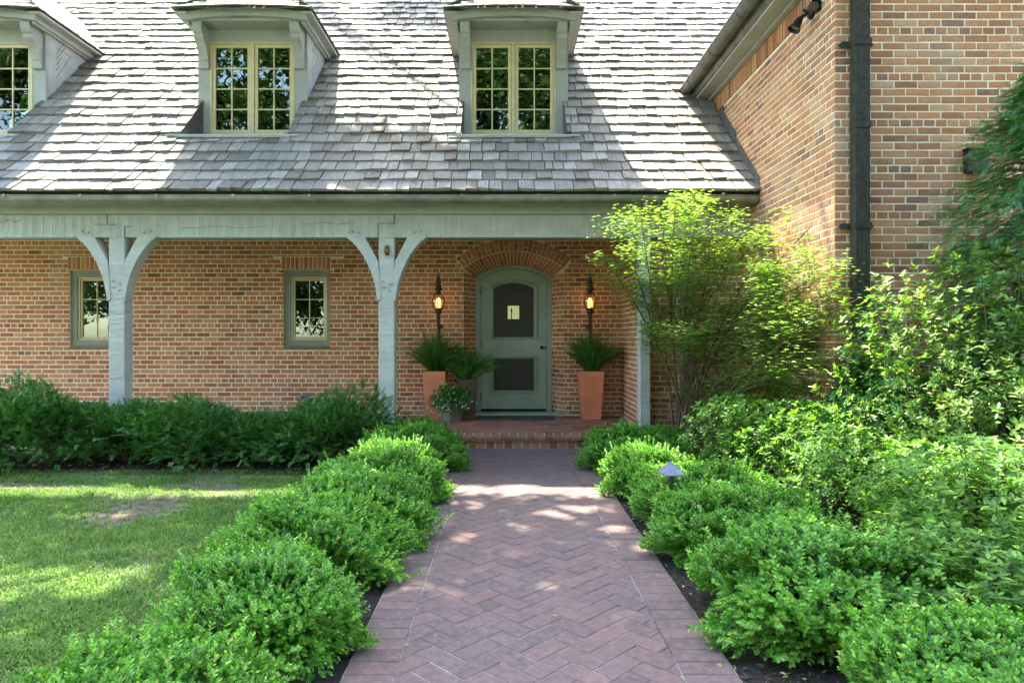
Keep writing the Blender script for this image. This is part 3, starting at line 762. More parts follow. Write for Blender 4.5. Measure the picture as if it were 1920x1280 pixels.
    # window: frame, two sashes of 2 x 4 lights
    mb = MB(); A = [(wc-wh,zw0),(wc+wh,zw0),(wc+wh,zw1),(wc-wh,zw1)]; iw = .022
    B = [(wc-wh+iw,zw0+iw),(wc+wh-iw,zw0+iw),(wc+wh-iw,zw1-iw),(wc-wh+iw,zw1-iw)]
    mb.band_y(A, B, DW-.006, DW+.07); mb.box(wc-.022, wc+.022, DW-.005, DW+.07, zw0+iw, zw1-iw); wf = hp(mb, 'window_frame', 'cream', body, bevel=.003)
    for s_ in (-1, 1):
        a, b_ = sorted((wc+s_*.026, wc+s_*(wh-iw-.003)))
        mb = MB(); sash(mb, a, b_, zw0+iw+.004, zw1-iw-.004, DW+.008, .046, 2, 4, .018); hp(mb, 'window_sash', 'cream', body, bevel=.002)
        mb = MB(); mb.box(a+.04, b_-.04, DW+.026, DW+.029, zw0+.06, zw1-.06); hp(mb, 'window_pane', 'glass', body)
        mb = MB(); zt_ = zw1-.02; zb_ = zw1-blinds*(zw1-zw0); 
        while zt_ > zb_: mb.box(a, b_, DW+.10, DW+.125, zt_-.006, zt_); mb.poly([(a,DW+.127,zt_-.03),(b_,DW+.127,zt_-.03),(b_,DW+.131,zt_-.006),(a,DW+.131,zt_-.006)]); zt_ -= .032
        hp(mb, 'blind', 'blind', body)
    mb = MB(); mb.box(c-.72, c+.72, DW+.5, DW+.52, zs, EZ); mb.poly([(c-.7,DW+.07,zs),(c+.7,DW+.07,zs),(c+.7,DW+.5,zs),(c-.7,DW+.5,zs)]); mb.box(c-.72,c-.70,DW+.07,DW+.5,zs,EZ); mb.box(c+.70,c+.72,DW+.07,DW+.5,zs,EZ); hp(mb, 'room_backing', 'interior', body)
    # hipped shake roof
    mb = MB(); EW = .935; yF = 8.87
    def hgt(w_): return EZ+(.82*w_ if w_ < .25 else .205+(w_-.25)*1.09)
    ee = .15
    def dz(w_): return hgt(w_)
    for side in (-1, 1):
        w_ = 0.0
        while w_ < EW:
            w2_ = min(EW, w_+ee*1.5); ya = yF+w_; y = ya
            yb = float(np.interp(dz(w_)+.06, PT[:, 2], PT[:, 1]))+.25
            while y < yb:
                wd = rs.choice([.09, .12, .15, .18]); y1 = y+wd
                x_a, x_b = c+side*(EW-w_), c+side*(EW-w2_)
                up = Vector((x_b-x_a, 0, dz(w2_)-dz(w_))).normalized(); nn = Vector((side*abs(up.z), 0, abs(up.x)))
                yy0 = max(y+.003, yF+w_+.0); s2 = max(0, (yF+w2_)-y)
                P = [Vector((x_a, y+.003, dz(w_))), Vector((x_a, y1-.003, dz(w_))), Vector((x_b, max(y+.003, min(y1-.004, yF+w2_)), dz(w2_))), Vector((x_b, max(y1-.003, yF+w2_+.001), dz(w2_)))]
                if side < 0: shake(mb, P[1], P[0], P[3], P[2], nn, .018, up)
                else: shake(mb, P[0], P[1], P[2], P[3], nn, .018, up)
                y = y1
            w_ += ee
    w_ = 0.0
    while w_ < EW:
        w2_ = min(EW, w_+ee*1.5); x = c-EW+w_
        while x < c+EW-w_:
            wd = rs.choice([.09, .12, .15, .18]); x1 = min(c+EW-w_, x+wd)
            lift = (lambda xx: .032*(1-((xx-c)/EW)**2)*(1 if w_ == 0 else .6 if w_ < .2 else 0))
            cl = lambda xx: max(c-EW+w2_, min(c+EW-w2_, xx))
            up = Vector((0, w2_-w_, dz(w2_)-dz(w_))).normalized(); nn = Vector((0, -up.z, up.y))
            if x1-x > .03:
                shake(mb, Vector((x+.003, yF+w_, dz(w_)+lift(x))), Vector((x1-.003, yF+w_, dz(w_)+lift(x1))),
                      Vector((cl(x+.003), yF+w2_, dz(w2_)+lift(x)*.5)), Vector((cl(x1-.003), yF+w2_, dz(w2_)+lift(x1)*.5)), nn, .02, up)
            x = x1
        w_ += ee
    dr = hp(mb, 'dormer_roof', 'shake', body)
    mb = MB()
    zr_ = dz(EW); yr = float(np.interp(zr_, PT[:, 2], PT[:, 1]))+.1
    for side in (-1, 1):
        pr_ = [(0, 0), (.25, 0), (EW, 0)]
        for wa, wb in ((0, .25), (.25, EW)):
            q = [(c+side*(EW-wa), yF+wa, dz(wa)-.004), (c+side*(EW-wa), yr, dz(wa)-.004), (c+side*(EW-wb), yr, dz(wb)-.004), (c+side*(EW-wb), yF+wb, dz(wb)-.004)]
            mb.poly(q)
    for wa, wb in ((0, .25), (.25, EW)):
        mb.poly([(c-EW+wa, yF+wa, dz(wa)-.004), (c+EW-wa, yF+wa, dz(wa)-.004), (c+EW-wb, yF+wb, dz(wb)-.004), (c-EW+wb, yF+wb, dz(wb)-.004)])
    hp(mb, 'roof_deck', 'trim', body)
    return body
dormer(DCX[0], .26); dormer(DCX[1], .24); dormer(DCX[2], .98)

# ---------------------------------------------------------------- wing eave, flashing, downspouts
ye = 9.55; y_f = 5.2
mb = MB(); mb.box(XW-.075, XW-.017, y_f, ye, WT-.005, WT+.05); mb.box(XW-.24, XW-.0755, y_f, ye, WT+.035, WT+.075); mb.box(XW-.0745, XW+.3, y_f+.7, ye-.2, WT+.051, WT+.08)
mb.prism_y([(XW-.24, WT+.03), (XW-.20, WT+.03), (XW-.20, WT+.20), (XW-.245, WT+.20)], y_f, ye-.001)
cor = hp(mb, 'cornice', 'trim')
mb = MB()
cpts = [(XW-.24,WT+.05),(XW-.265,WT+.065),(XW-.28,WT+.10),(XW-.29,WT+.15),(XW-.245,WT+.20)]
mb.prism_y(cpts, y_f, ye-.02); hp(mb, 'crown_moulding', 'bronze', cor)
mb = MB(); gx, gzz, gr = XW-.36, WT+.20, .085; n = 10
for r_, fl in ((gr, 0), (gr-.004, 1)):
    P = [(gx-r_*math.cos(a), gzz-r_*math.sin(a)) for a in np.linspace(0, math.pi, n+1)]
    for a, b_ in zip(P, P[1:]): mb.poly([(a[0],y_f,a[1]),(a[0],ye,a[1]),(b_[0],ye,b_[1]),(b_[0],y_f,b_[1])])
mb.poly([(gx-gr*math.cos(a), ye, gzz-gr*math.sin(a)) for a in np.linspace(0, math.pi, 9)])
mb.tube([(gx-gr, y_f, gzz), (gx-gr, ye, gzz)], .009, 8)
g2 = hp(mb, 'gutter', 'bronze', smooth=True)
y_ = 6.2
while y_ < ye-.2:
    mb = MB(); mb.tube([(gx-(gr+.004)*math.cos(a), y_, gzz-(gr+.004)*math.sin(a)) for a in np.linspace(0, math.pi*.8, 8)], .007, 5); hp(mb, 'gutter_strap', 'bronze', g2); y_ += .95
mb = MB()                                                   # unseen wing roof slab, added above the eave for its shading
mb.prism_y([(XW-.42, WT+.20), (XW-.42, WT+.24), (XW+2.0, WT+2.7), (XW+4.4, WT+.24), (XW+4.4, WT+.20), (XW+2.0, WT+2.62)], DWF-.3, 12.5)
hp(mb, 'wing_roof', 'shake')
mb = MB(); mb.prism_y([(XW+.2, 5.6), (XW+3.9, 5.6), (XW+2.0, 7.2)], DWF+.01, DWF+.19); hp(mb, 'gable', 'mortar')
mb = MB(); z = 3.1; first = roof_z(7.62)                      # stepped lead flashing on the wing wall
k = 0
yy = 7.60
while yy < 9.6:
    zt_ = math.floor((roof_z(max(7.63, yy+.08))+.17-3.195)/CH)*CH+3.195; zn = roof_z(max(7.62, yy))-.06
    mb.poly([(XW-.0105-.0003*(k%2), yy-.004, max(zn-.06, 2.98)), (XW-.0105-.0003*(k%2), yy+.088, zn+.02), (XW-.0105-.0003*(k%2), yy+.088, zt_+CH*.5), (XW-.0105-.0003*(k%2), yy+.02, zt_)]); yy += .078; k += 1
hp(mb, 'step_flashing', 'flash')
def downspout(name, mat, x0, x1, yf, dep, z0, z1, straps, joints=()):
    mb = MB(); w_ = x1-x0
    P = [(x0,yf+dep),(x0,yf+.006),(x0+.006,yf)]
    for q in (.25, .5, .75): P += [(x0+w_*q-.012, yf), (x0+w_*q-.006, yf+.002), (x0+w_*q+.006, yf+.002), (x0+w_*q+.012, yf)]
    P += [(x1-.006,yf),(x1,yf+.006),(x1,yf+dep)]
    mb.prism_z(P, z0, z1); d_ = hp(mb, name, mat)
    for zz in straps:
        mb = MB(); mb.box(x0-.008, x1+.008, yf-.007, yf+.02, zz-.028, zz+.028)
        for s_ in (-1, 1):
            xe = x1 if s_ > 0 else x0; e1 = .07 if s_ > 0 else .11; q = [(xe-s_*.002, zz-.026), (xe+s_*(e1-.03), zz-.026), (xe+s_*e1, zz), (xe+s_*(e1-.03), zz+.026), (xe-s_*.002, zz+.026)]
            mb.prism_y(q if s_ > 0 else q[::-1], yf+dep-.022, yf+dep-.008)
        hp(mb, 'strap', mat, d_)
    for zz in joints:
        mb = MB(); mb.box(x0-.005, x1+.005, yf-.005, yf+dep, zz-.05, zz); hp(mb, 'joint_sleeve', mat, d_)
yf = DWF-.115
downspout('downspout', 'downspout', X(1604, yf), X(1632.5, yf), yf, .095, 0, 5.5, [Z(77, yf), Z(422, yf)], [Z(228, yf), Z(-40, yf)])
yf = DR-.10
downspout('downspout', 'brownspout', X(1279, yf), X(1300.5, yf), yf, .09, 0, 2.95, [Z(744, yf)])
for sgn, sy in ((1, 1),):                                    # utility box on the wing wall
    mb = MB(); x0, x1 = X(1816, 5.8), X(1858, 5.8); mb.box(x0, x1, DWF-.07, DWF-.006, Z(322, 5.8), Z(280, 5.8)); mb.box(x0-.01, x1+.01, DWF-.08, DWF-.0065, Z(280, 5.8)+.001, Z(276, 5.8))
    ub = rel(mb, (x0, DWF, Z(322, 5.8))).build('meter_box', 'black', None, bevel=.006); ub.location = (x0, DWF, Z(322, 5.8))
    tag(ub, 'small dark metal box on the brick wing wall, half behind the conifer', 'meter box')
# fittings on walls
def vent_box(cx, y, z, w_, h_, name, label, cat, ax='y'):
    mb = MB()
    if ax == 'y': mb.bbox(cx-w_/2, cx+w_/2, y-.035, y-.005, z-h_/2, z+h_/2, .006); mb.box(cx-w_/4, cx+w_/4, y-.041, y-.035, z-h_*.12, z+h_*.30)
    else: mb.box(cx-.03, cx-.004, y-w_/2, y+w_/2, z-h_/2, z+h_/2)
    base = rel(mb, (cx, y, z)).build(name, 'greyplastic', None, bevel=.003); base.location = (cx, y, z); tag(base, label, cat)
    mb = MB()
    if ax == 'y': mb.box(-w_*.2, w_*.2, -.0425, -.0412, -h_*.05, h_*.24)
    else: mb.box(-.0325, -.0302, -w_*.25, w_*.25, -h_*.3, h_*.3)
    mb.build('opening', 'black', base)
vent_box(X(570.5, DP), DP, Z(745, DP), .125, .085, 'wall_vent', 'small grey vent cap low on the porch wall above the yews', 'vent')
vent_box(XS, 8.55, Z(753, 8.55), .075, .12, 'wall_outlet', 'small weatherproof outlet low on the porch end wall', 'outlet', 'x')

# ---------------------------------------------------------------- door
def arched(cx, hw, z0, zs, zt, n=18):
    r = zt-zs; R_ = (hw*hw+r*r)/(2*r); zc_ = zt-R_; a = math.asin(hw/R_)
    return [(cx-hw, z0), (cx+hw, z0)]+[(cx+R_*math.sin(t_), zc_+R_*math.cos(t_)) for t_ in np.linspace(a, -a, n)]
y0 = DD
mb = MB()
o_ = arched(DCB, .578, PF-.01, Z(519, DD), Z(497, DD)); i_ = arched(DCB, .502, PF-.01, Z(523, DD), Z(503.5, DD)); m_ = arched(DCB, .535, PF-.01, Z(521, DD), Z(500.5, DD))
mb.band_y(o_, m_, DD-.004, DD+.12); mb.band_y(m_, i_, DD+.022, DD+.119)
frame = hp(mb, 'door_frame', 'door', bevel=.004)
mb = MB(); mb.box(DCB-.8, DCB+.8, DD+.14, DD+.16, 0, 2.9); hp(mb, 'room_backing', 'interior', frame)  # added dark panel, keeps daylight from showing under the door
mb = MB(); mb.box(DCB-.56, DCB+.56, DD+.001, DD+.13, PF, PF+.07); mb.box(DCB-.60, DCB+.62, DD-.13, DD-.0001, PF, PF+.035); mb.box(DCB-.44, DCB+.46, DD-.16, DD-.131, PF+.012, PF+.05)
mb = MB(); P_ = [(DCB-.57, DD+.03), (DCB-.72, DP-.01), (DCB+.73, DP-.01), (DCB+.57, DD+.03)]
mb.prism_z(P_[::-1], PF+.001, PF+.042); hp(mb, 'threshold', 'door', frame, bevel=.006)
yl = DD+.035
Lo = arched(DCB, .497, PF+.075, Z(523.5, DD), Z(504.2, DD)); dxp = lambda px: X(px, DD+.03)
pxa, pxb = dxp(920), dxp(1009); ucx = (pxa+pxb)/2; uh = (pxb-pxa)/2
Up = arched(ucx, uh, Z(637, DD+.03), Z(535.5, DD+.03), Z(524, DD+.03))
sx0, sx1 = dxp(925.7), dxp(1000.8)
mb = MB()
zu = Z(637, DD+.03); zl1, zl0 = Z(668, DD+.03), Z(738, DD+.03)
zb_ = PF+.075
# stiles and rails as separate boards, upper rail arched
xl, xr = DCB-.497, DCB+.497
mb.box(xl, pxa, yl, yl+.04, zb_, Lo[-1][1]); mb.box(pxb, xr, yl, yl+.04, zb_, Lo[-1][1])
mb.box(pxa, pxb, yl, yl+.04, zl1, zu); mb.box(pxa, pxb, yl, yl+.04, zb_, zl0)
n = 18; topA = [(x_, z_) for x_, z_ in Lo[2:]]; 
def zint(P, x_): 
    xs = [p[0] for p in P][::-1]; zs = [p[1] for p in P][::-1]; return float(np.interp(x_, xs, zs))
grid = np.linspace(xl, xr, 41)
for xa, xb in zip(grid, grid[1:]):
    xm = (xa+xb)/2
    bot = (lambda x_: zint(Up[2:], x_) if pxa < xm < pxb else Lo[-1][1])
    mb.add([(xa,yl,bot(xa)),(xb,yl,bot(xb)),(xb,yl,zint(topA,xb)),(xa,yl,zint(topA,xa))], [(0,1,2,3)])
door = hp(mb, 'door', 'door')
def slope_ring(mo, A, ya, B, yb):
    n = len(A); mo.add([(x_, ya, z_) for x_, z_ in A]+[(x_, yb, z_) for x_, z_ in B], [(i, (i+1) % n, n+(i+1) % n, n+i) for i in range(n)])
def mould(mo, A, B):
    L_ = lambda t_: [(a[0]+(b_[0]-a[0])*t_, a[1]+(b_[1]-a[1])*t_) for a, b_ in zip(A, B)]
    for (t0, y0_), (t1, y1_) in zip(((0, -.001), (.15, -.018), (.45, -.022), (.55, -.006), (.8, -.004), (1, .022)), ((.15, -.018), (.45, -.022), (.55, -.006), (.8, -.004), (1, .022))): slope_ring(mo, L_(t0), yl+y0_, L_(t1), yl+y1_)
mo = MB(); In = arched((sx0+sx1)/2, (sx1-sx0)/2, Z(631.5, DD+.03), Z(541, DD+.03), Z(530.8, DD+.03))
Md = [((a[0]+b_[0])/2, (a[1]+b_[1])/2) for a, b_ in zip(Up, In)]
mould(mo, Up, In); hp(mo, 'moulding', 'door', door)
mo = MB(); A = [(pxa,zl0),(pxb,zl0),(pxb,zl1),(pxa,zl1)]; B = [(sx0,Z(732,DD)),(sx1,Z(732,DD)),(sx1,Z(673,DD)),(sx0,Z(673,DD))]
Md = [((a[0]+b_[0])/2, (a[1]+b_[1])/2) for a, b_ in zip(A, B)]
mould(mo, A, B); hp(mo, 'moulding', 'door', door)
mb = MB(); mb.box(sx0-.01, sx1+.01, yl+.022, yl+.026, Z(732,DD)-.01, Z(673,DD)+.01); hp(mb, 'screen', 'screen', door)
# upper screen with a small opening; a glowing pane paints the daylight beyond
ox0, ox1, oz0, oz1 = dxp(952), dxp(973.5), Z(598, DD+.03), Z(573, DD+.03)
mb = MB(); zt = Z(530, DD); zb2 = Z(632, DD)
mb.box(sx0-.01, ox0, yl+.022, yl+.026, zb2, zt); mb.box(ox1, sx1+.01, yl+.022, yl+.026, zb2, zt)
mb.box(ox0, ox1, yl+.022, yl+.026, zb2, oz0); mb.box(ox0, ox1, yl+.022, yl+.026, oz1, zt)
mb.box(ox0-.02, ox0-.001, yl+.016, yl+.0215, oz0-.02, oz1+.02); mb.box(ox1+.001, ox1+.02, yl+.016, yl+.0215, oz0-.02, oz1+.02)
mb.box(ox0-.001, ox1+.001, yl+.016, yl+.0215, oz1+.001, oz1+.02); mb.box(ox0-.001, ox1+.001, yl+.016, yl+.0215, oz0-.02, oz0-.001)
hp(mb, 'screen', 'screen', door)
mb = MB(); mb.box(ox0-.02, ox1+.02, yl+.05, yl+.055, oz0-.02, oz1+.02); hp(mb, 'window_glow', 'litpane', door)
mb = MB()
for k in range(-8, 9):
    for s_ in (-1, 1):
        a = Vector(((ox0+ox1)/2+k*.028-s_*.13, yl+.035, (oz0+oz1)/2-.13)); b_ = Vector(((ox0+ox1)/2+k*.028+s_*.13, yl+.035, (oz0+oz1)/2+.13))
        mb.tube([a, b_], .0022, 4)
mb.tube([((ox0+ox1)/2-.03, yl+.045, oz0), ((ox0+ox1)/2-.03, yl+.045, oz1-.03)], .008, 6); mb.tube([((ox0+ox1)/2-.03, yl+.045, oz0+.11), ((ox0+ox1)/2-.03, yl+.045, oz0+.14)], .016, 6)
mb.v = [(min(max(x_, ox0-.02), ox1+.02), y_, min(max(z_, oz0-.02), oz1+.02)) for x_, y_, z_ in mb.v]
hp(mb, 'lattice', 'iron', door)
mb = MB(); hx, hz = dxp(1015.5), Z(651.5, DD+.03)
mb.lathe((0,0,0), [(.0, 0)], 3) if False else None
mb.tube([(hx, yl, hz), (hx, yl-.012, hz), (hx, yl-.014, hz), (hx, yl-.035, hz), (hx, yl-.045, hz), (hx, yl-.062, hz), (hx, yl-.072, hz)], [.026, .026, .012, .012, .026, .028, .012], 16)
mb.box(hx+.050, hx+.062, yl-.010, yl-.001, hz-.03, hz+.03); hp(mb, 'handle', 'black', door, smooth=True)
for pz in (545, 645, 745):
    mb = MB(); z_ = Z(pz, DD); mb.tube([(DCB-.499, yl-.006, z_-.06), (DCB-.499, yl-.006, z_+.06)], .008, 8); hp(mb, 'hinge', 'black', door)
mb = MB(); mb.bbox(X(893, 9.6)+.0, X(1040, 9.6), 9.40, 9.80, PF+.003, PF+.018, .03)
o = rel(mb, (0, 9.6, PF)).build('door_mat', 'mat', None, bevel=.004); o.location = (0, 9.6, PF); tag(o, 'worn dark green door mat lying before the arched door', 'mat')

# ---------------------------------------------------------------- torch lanterns
def lantern(px, label):
    d = DP-.24; k = d/1250
    base = empty('wall_lantern', (X(px, d), DP, Z(650, d)), label, 'lantern', 'torch lanterns beside the door')
    off = (0, -.24, 0); zz = lambda py: (650-py)*k
    prof = lambda L: [(r*k, zz(py)) for r, py in L]
    def lt(L, name, mat, sides=14):
        mb = MB(); mb.lathe(off, [(r*k, zz(py)) for r, py in L], sides); return mb.build(name, mat, base, smooth=True)
    lt([(1.0,700),(2.2,640),(3.0,600),(3.6,594),(3.2,590),(5,588),(7.5,586),(6.5,583),(5.6,582),(7.8,580),(8.2,578.5),(2,578)], 'stem', 'iron')
    lt([(6.2,552.5),(6.8,551),(4.6,549),(4.2,545),(8.5,543.5),(7.2,541),(5.2,539),(5.8,536),(3.6,533),(5.6,531),(3.0,528),(4.3,526),(2.2,523),(3.0,521),(1.5,517),(1.8,514),(.4,511)], 'finial', 'iron')
    mb = MB()
    for q in range(6):
        a = q*math.pi/3; mb.tube([(0,-.24,zz(515)),(math.cos(a)*4*k, -.24+math.sin(a)*4*k, zz(513))], [.006,.002], 4)
        mb.tube([(math.cos(a)*4*k, -.24+math.sin(a)*4*k, zz(530)),(math.cos(a)*7.0*k, -.24+math.sin(a)*7.0*k, zz(527.5))], [.007,.003], 4)
        mb.tube([(math.cos(a)*7*k, -.24+math.sin(a)*7*k, zz(543)),(math.cos(a)*9.6*k, -.24+math.sin(a)*9.6*k, zz(545.5))], [.007,.004], 4)
    mb.build('leaf_ornament', 'iron', base)
    cage = [(7.0,552),(11.0,555.5),(12.6,560),(12.8,566),(12.0,572),(9.6,577),(8,579)]
    for q in range(6):
        a = q*math.pi/3+.5; mb = MB(); mb.tube([(math.cos(a)*r*k, -.24+math.sin(a)*r*k, zz(py)) for r, py in cage], .0045, 5); mb.build('cage_bar', 'iron', base)
    mb = MB(); mb.lathe(off, [(r*.93*k, zz(py)) for r, py in cage], 18); mb.f = mb.f[:-2]; mb.mi = mb.mi[:-2]; mb.build('glass', 'lampglass', base, smooth=True)
    for q in (-1, 1):
        mb = MB(); c = (q*4.0*k, -.24, zz(577)); mb.lathe(c, [(.006,0),(.008,.015),(.011,.035),(.012,.06),(.008,.09),(.001,.115)], 10); mb.build('candle_bulb', 'flame', base, smooth=True)
    mb = MB(); mb.tube([(0,-.24,zz(610)),(0,-.12,zz(616)),(0,-.01,zz(612))], .009, 8); mb.tube([(0,-.012,zz(612)),(0,-.001,zz(612))], .04, 14); mb.build('wall_bracket', 'iron', base)
    ld = bpy.data.lights.new('lantern_light', 'POINT'); ld.energy = .07; ld.color = (1, .6, .28); ld.shadow_soft_size = .03
    lo = bpy.data.objects.new('lantern_light', ld); COL.objects.link(lo); lo.parent = base; lo.location = (0, -.24, zz(563))
lantern(822, 'lit torch lantern left of the door, above the paired fern pots')
lantern(1106.5, 'lit torch lantern right of the door, above the single fern pot')
# pineapple plaque
c = (X(726, DPo), DPo, Z(470, DPo)); mb = MB()
mb.tube([(0,-.003,-.050),(0,-.012,-.045),(0,-.026,-.02),(0,-.028,0),(0,-.024,.02),(0,-.006,.036)], [.008,.028,.034,.036,.032,.014], 12)
pl = mb.build('pineapple_ornament', 'plaque', None, smooth=True); pl.location = c
tag(pl, 'small rusty pineapple ornament near the top of the middle post', 'ornament')
mb = MB()
for a in (-60, -30, 0, 30, 60): mb.tube([(0,-.012,.030),(math.sin(R(a))*.022,-.018,.030+math.cos(R(a))*.028),(math.sin(R(a))*.04,-.012,.030+math.cos(R(a))*.040)], [.008,.006,.001], 5)
mb.build('leaf_crown', 'plaque', pl)
mb = MB(); mb.tube([(0,-.034,0),(0,-.039,0)], .009, 8); mb.build('bell_button', 'black', pl)
# security light on the wing side wall
c = Vector((XW, 6.30, Z(24, 6.30))); sl = empty('security_light', c, 'black twin-head floodlight high on the wing side wall by the gutter', 'floodlight')
mb = MB(); mb.tube([(-.002,0,0),(-.03,0,0),(-.045,0,0)], [.06,.06,.045], 18); mb.build('base_plate', 'black', sl, smooth=True)
mb = MB(); mb.tube([(-.04,0,0),(-.09,-.01,.01),(-.10,-.03,.01)], .013, 8); mb.tube([(-.04,0,0),(-.10,.01,-.03),(-.13,.01,-.06)], .013, 8); mb.build('arm', 'black', sl)
def head(p, d_):
    p, d_ = Vector(p), Vector(d_).normalized(); mb = MB(); mb.tube([p, p+d_*.03, p+d_*.09, p+d_*.13], [.022,.036,.044,.060], 16, False); mb.poly([]) if False else None
    mb.build('lamp_head', 'black', sl, smooth=True); mb = MB(); mb.tube([p+d_*.06, p+d_*.10], [.038,.042], 16); mb.build('lamp_lens', 'greyplastic', sl)
head((-.07,-.06,.0), (.1,-.9,-.15)); head((-.12,.0,-.05), (-.55,.0,-1.0))

# ---------------------------------------------------------------- ground, beds, path
mb = MB(); mb.poly([(-80,-60,-.012),(80,-60,-.012),(80,120,-.012),(-80,120,-.012)]); g = mb.build('ground', 'lawn'); tag(g, kind='structure')
def sheet(name, P, z, mat):
    mb = MB(); mb.poly([(x,y,z) for x,y in P]); return tag(mb.build(name, mat), kind='structure')
sheet('mulch_bed', [(-2.4,-3),(-.62,-3),(-.62,YF+.02),(-10,YF+.02),(-10,6.86),(-5,6.80),(-1.48,6.72),(-1.46,4.2),(-1.50,3.2),(-1.66,2.6),(-1.76,2.2)], -.004, 'mulch')
sheet('mulch_bed', [(.88,-3),(9,-3),(9,DWF),(XW,DWF),(XW,DR),(XS,DR),(XS-.1,YF+.02),(.88,YF+.02)], -.004, 'mulch')
sheet('path_base', [(-.64,-3),(.905,-3),(.905,YF+.03),(-.64,YF+.03)], .0105, 'sand')
mb = MB(); herring(mb, -.4387, .6877, -.5, YF, .102, .001, .014, .0016)
yy = -.5
while yy < YF-.02:
    for a, b_ in ((-.638, -.440), (.689, .903)): paver(mb, [(a,yy),(b_,yy),(b_,min(YF,yy+.1035)),(a,min(YF,yy+.1035))], .001, .0155, .0016)
    yy += .1035
tag(mb.build('brick_path', 'paver'), kind='structure')
mb = MB(); mb.box(-.62, 1.6, YF+.005, YF+.025, .0, .008); o = mb.build('mortar_strip', 'mortar'); tag(o, kind='structure')
# dirt patches of the lawn
rg = np.random.default_rng(4)
def blob(name, cx, cy, rx, ry, z, mat):
    n = 40; P = []
    for k in range(n):
        a = 2*math.pi*k/n; r = 1+.18*math.sin(3*a+cx)+.12*math.sin(5*a+1)+.08*math.sin(9*a); P.append((cx+rx*r*math.cos(a), cy+ry*r*math.sin(a)))
    return sheet(name, P, z, mat)
# black edging between lawn and bed
mb = MB(); ex = [(-2.02,1.0),(-1.76,2.2),(-1.66,2.6),(-1.50,3.2),(-1.46,4.2),(-1.48,6.68)]
for (a, b_), (c_, d_) in zip(ex, ex[1:]):
    mb.add([(a,b_,-.01),(c_,d_,-.01),(c_,d_,.055),(a,b_,.055),(a+.006,b_,-.01),(c_+.006,d_,-.01),(c_+.006,d_,.055),(a+.006,b_,.055)], [(0,1,2,3),(7,6,5,4),(3,2,6,7)])
eo = mb.build('lawn_edging', 'edging'); tag(eo, 'black strip edging between the lawn and the left boxwood bed', 'edging')

# ---------------------------------------------------------------- leaves
def norm(a): return a/np.maximum(np.linalg.norm(a, axis=1, keepdims=True), 1e-9)
LEAF6 = [(0,0,0),(-.5,.38,.10),(-.40,.72,.08),(0,1,-.04),(.40,.72,.08),(.5,.38,.10)]
def leafarr(P, D, Nn, L, W, shape=LEAF6, fold=1.0, droop=0.0):
    """P base points, D directions, Nn face normals; a folded leaf of two quads sharing the midrib"""
    n = len(P); D = norm(D); S = norm(np.cross(D, Nn)); U_ = np.cross(S, D)
    L = np.broadcast_to(L, n)[:, None]; W = np.broadcast_to(W, n)[:, None]
    V = np.empty((n, len(shape), 3))
    for k, (a, b_, c_) in enumerate(shape): V[:, k] = P+S*(a*W)+D*(b_*L)+U_*(c_*W*fold-droop*b_*b_*L)
    base = (np.arange(n)*len(shape))[:, None]
    if len(shape) == 6: F = np.concatenate([base+np.array([[0,3,2,1]]), base+np.array([[0,5,4,3]])])
    elif len(shape) == 4: F = base+np.array([[0,1,2,3]])
    else: F = base+np.array([[0,1,2]])
    return V.reshape(-1, 3), F
LEAF4 = [(0,0,0),(.5,.45,.0),(0,1,0),(-.5,.45,.0)]
class LB:                                                   # collects leaf arrays
    def __init__(s): s.V = []; s.F = []; s.m = []; s.n = 0
    def add(s, VF, mi=0): V, F = VF; s.V.append(V); s.F.append(F+s.n); s.m.append(np.full(len(F), mi)); s.n += len(V)
    def build(s, name, mats, parent=None):
        k = {}
        for F, m_ in zip(s.F, s.m): k.setdefault(F.shape[1], []).append((F, m_))
        Fs = []; ms = []
        for q in k.values(): Fs.append(np.concatenate([f for f, _ in q])); ms.append(np.concatenate([m_ for _, m_ in q]))
        return mesh_np(name, np.concatenate(s.V), Fs, mats, parent, np.concatenate(ms))
def lump(d, seed, amp=.12, fr=3.2):
    r = np.random.default_rng(seed); out = np.zeros(len(d))
    for _ in range(7):
        k = r.normal(size=3)*fr; out += np.sin(d@k+r.uniform(0, 6.28))
    return 1+amp*out/2.2
def dirs(r, n, zmin=-.35):
    z = r.uniform(zmin, 1, n); a = r.uniform(0, 2*np.pi, n); q = np.sqrt(np.maximum(0, 1-z*z)); return np.stack([q*np.cos(a), q*np.sin(a), z], 1)
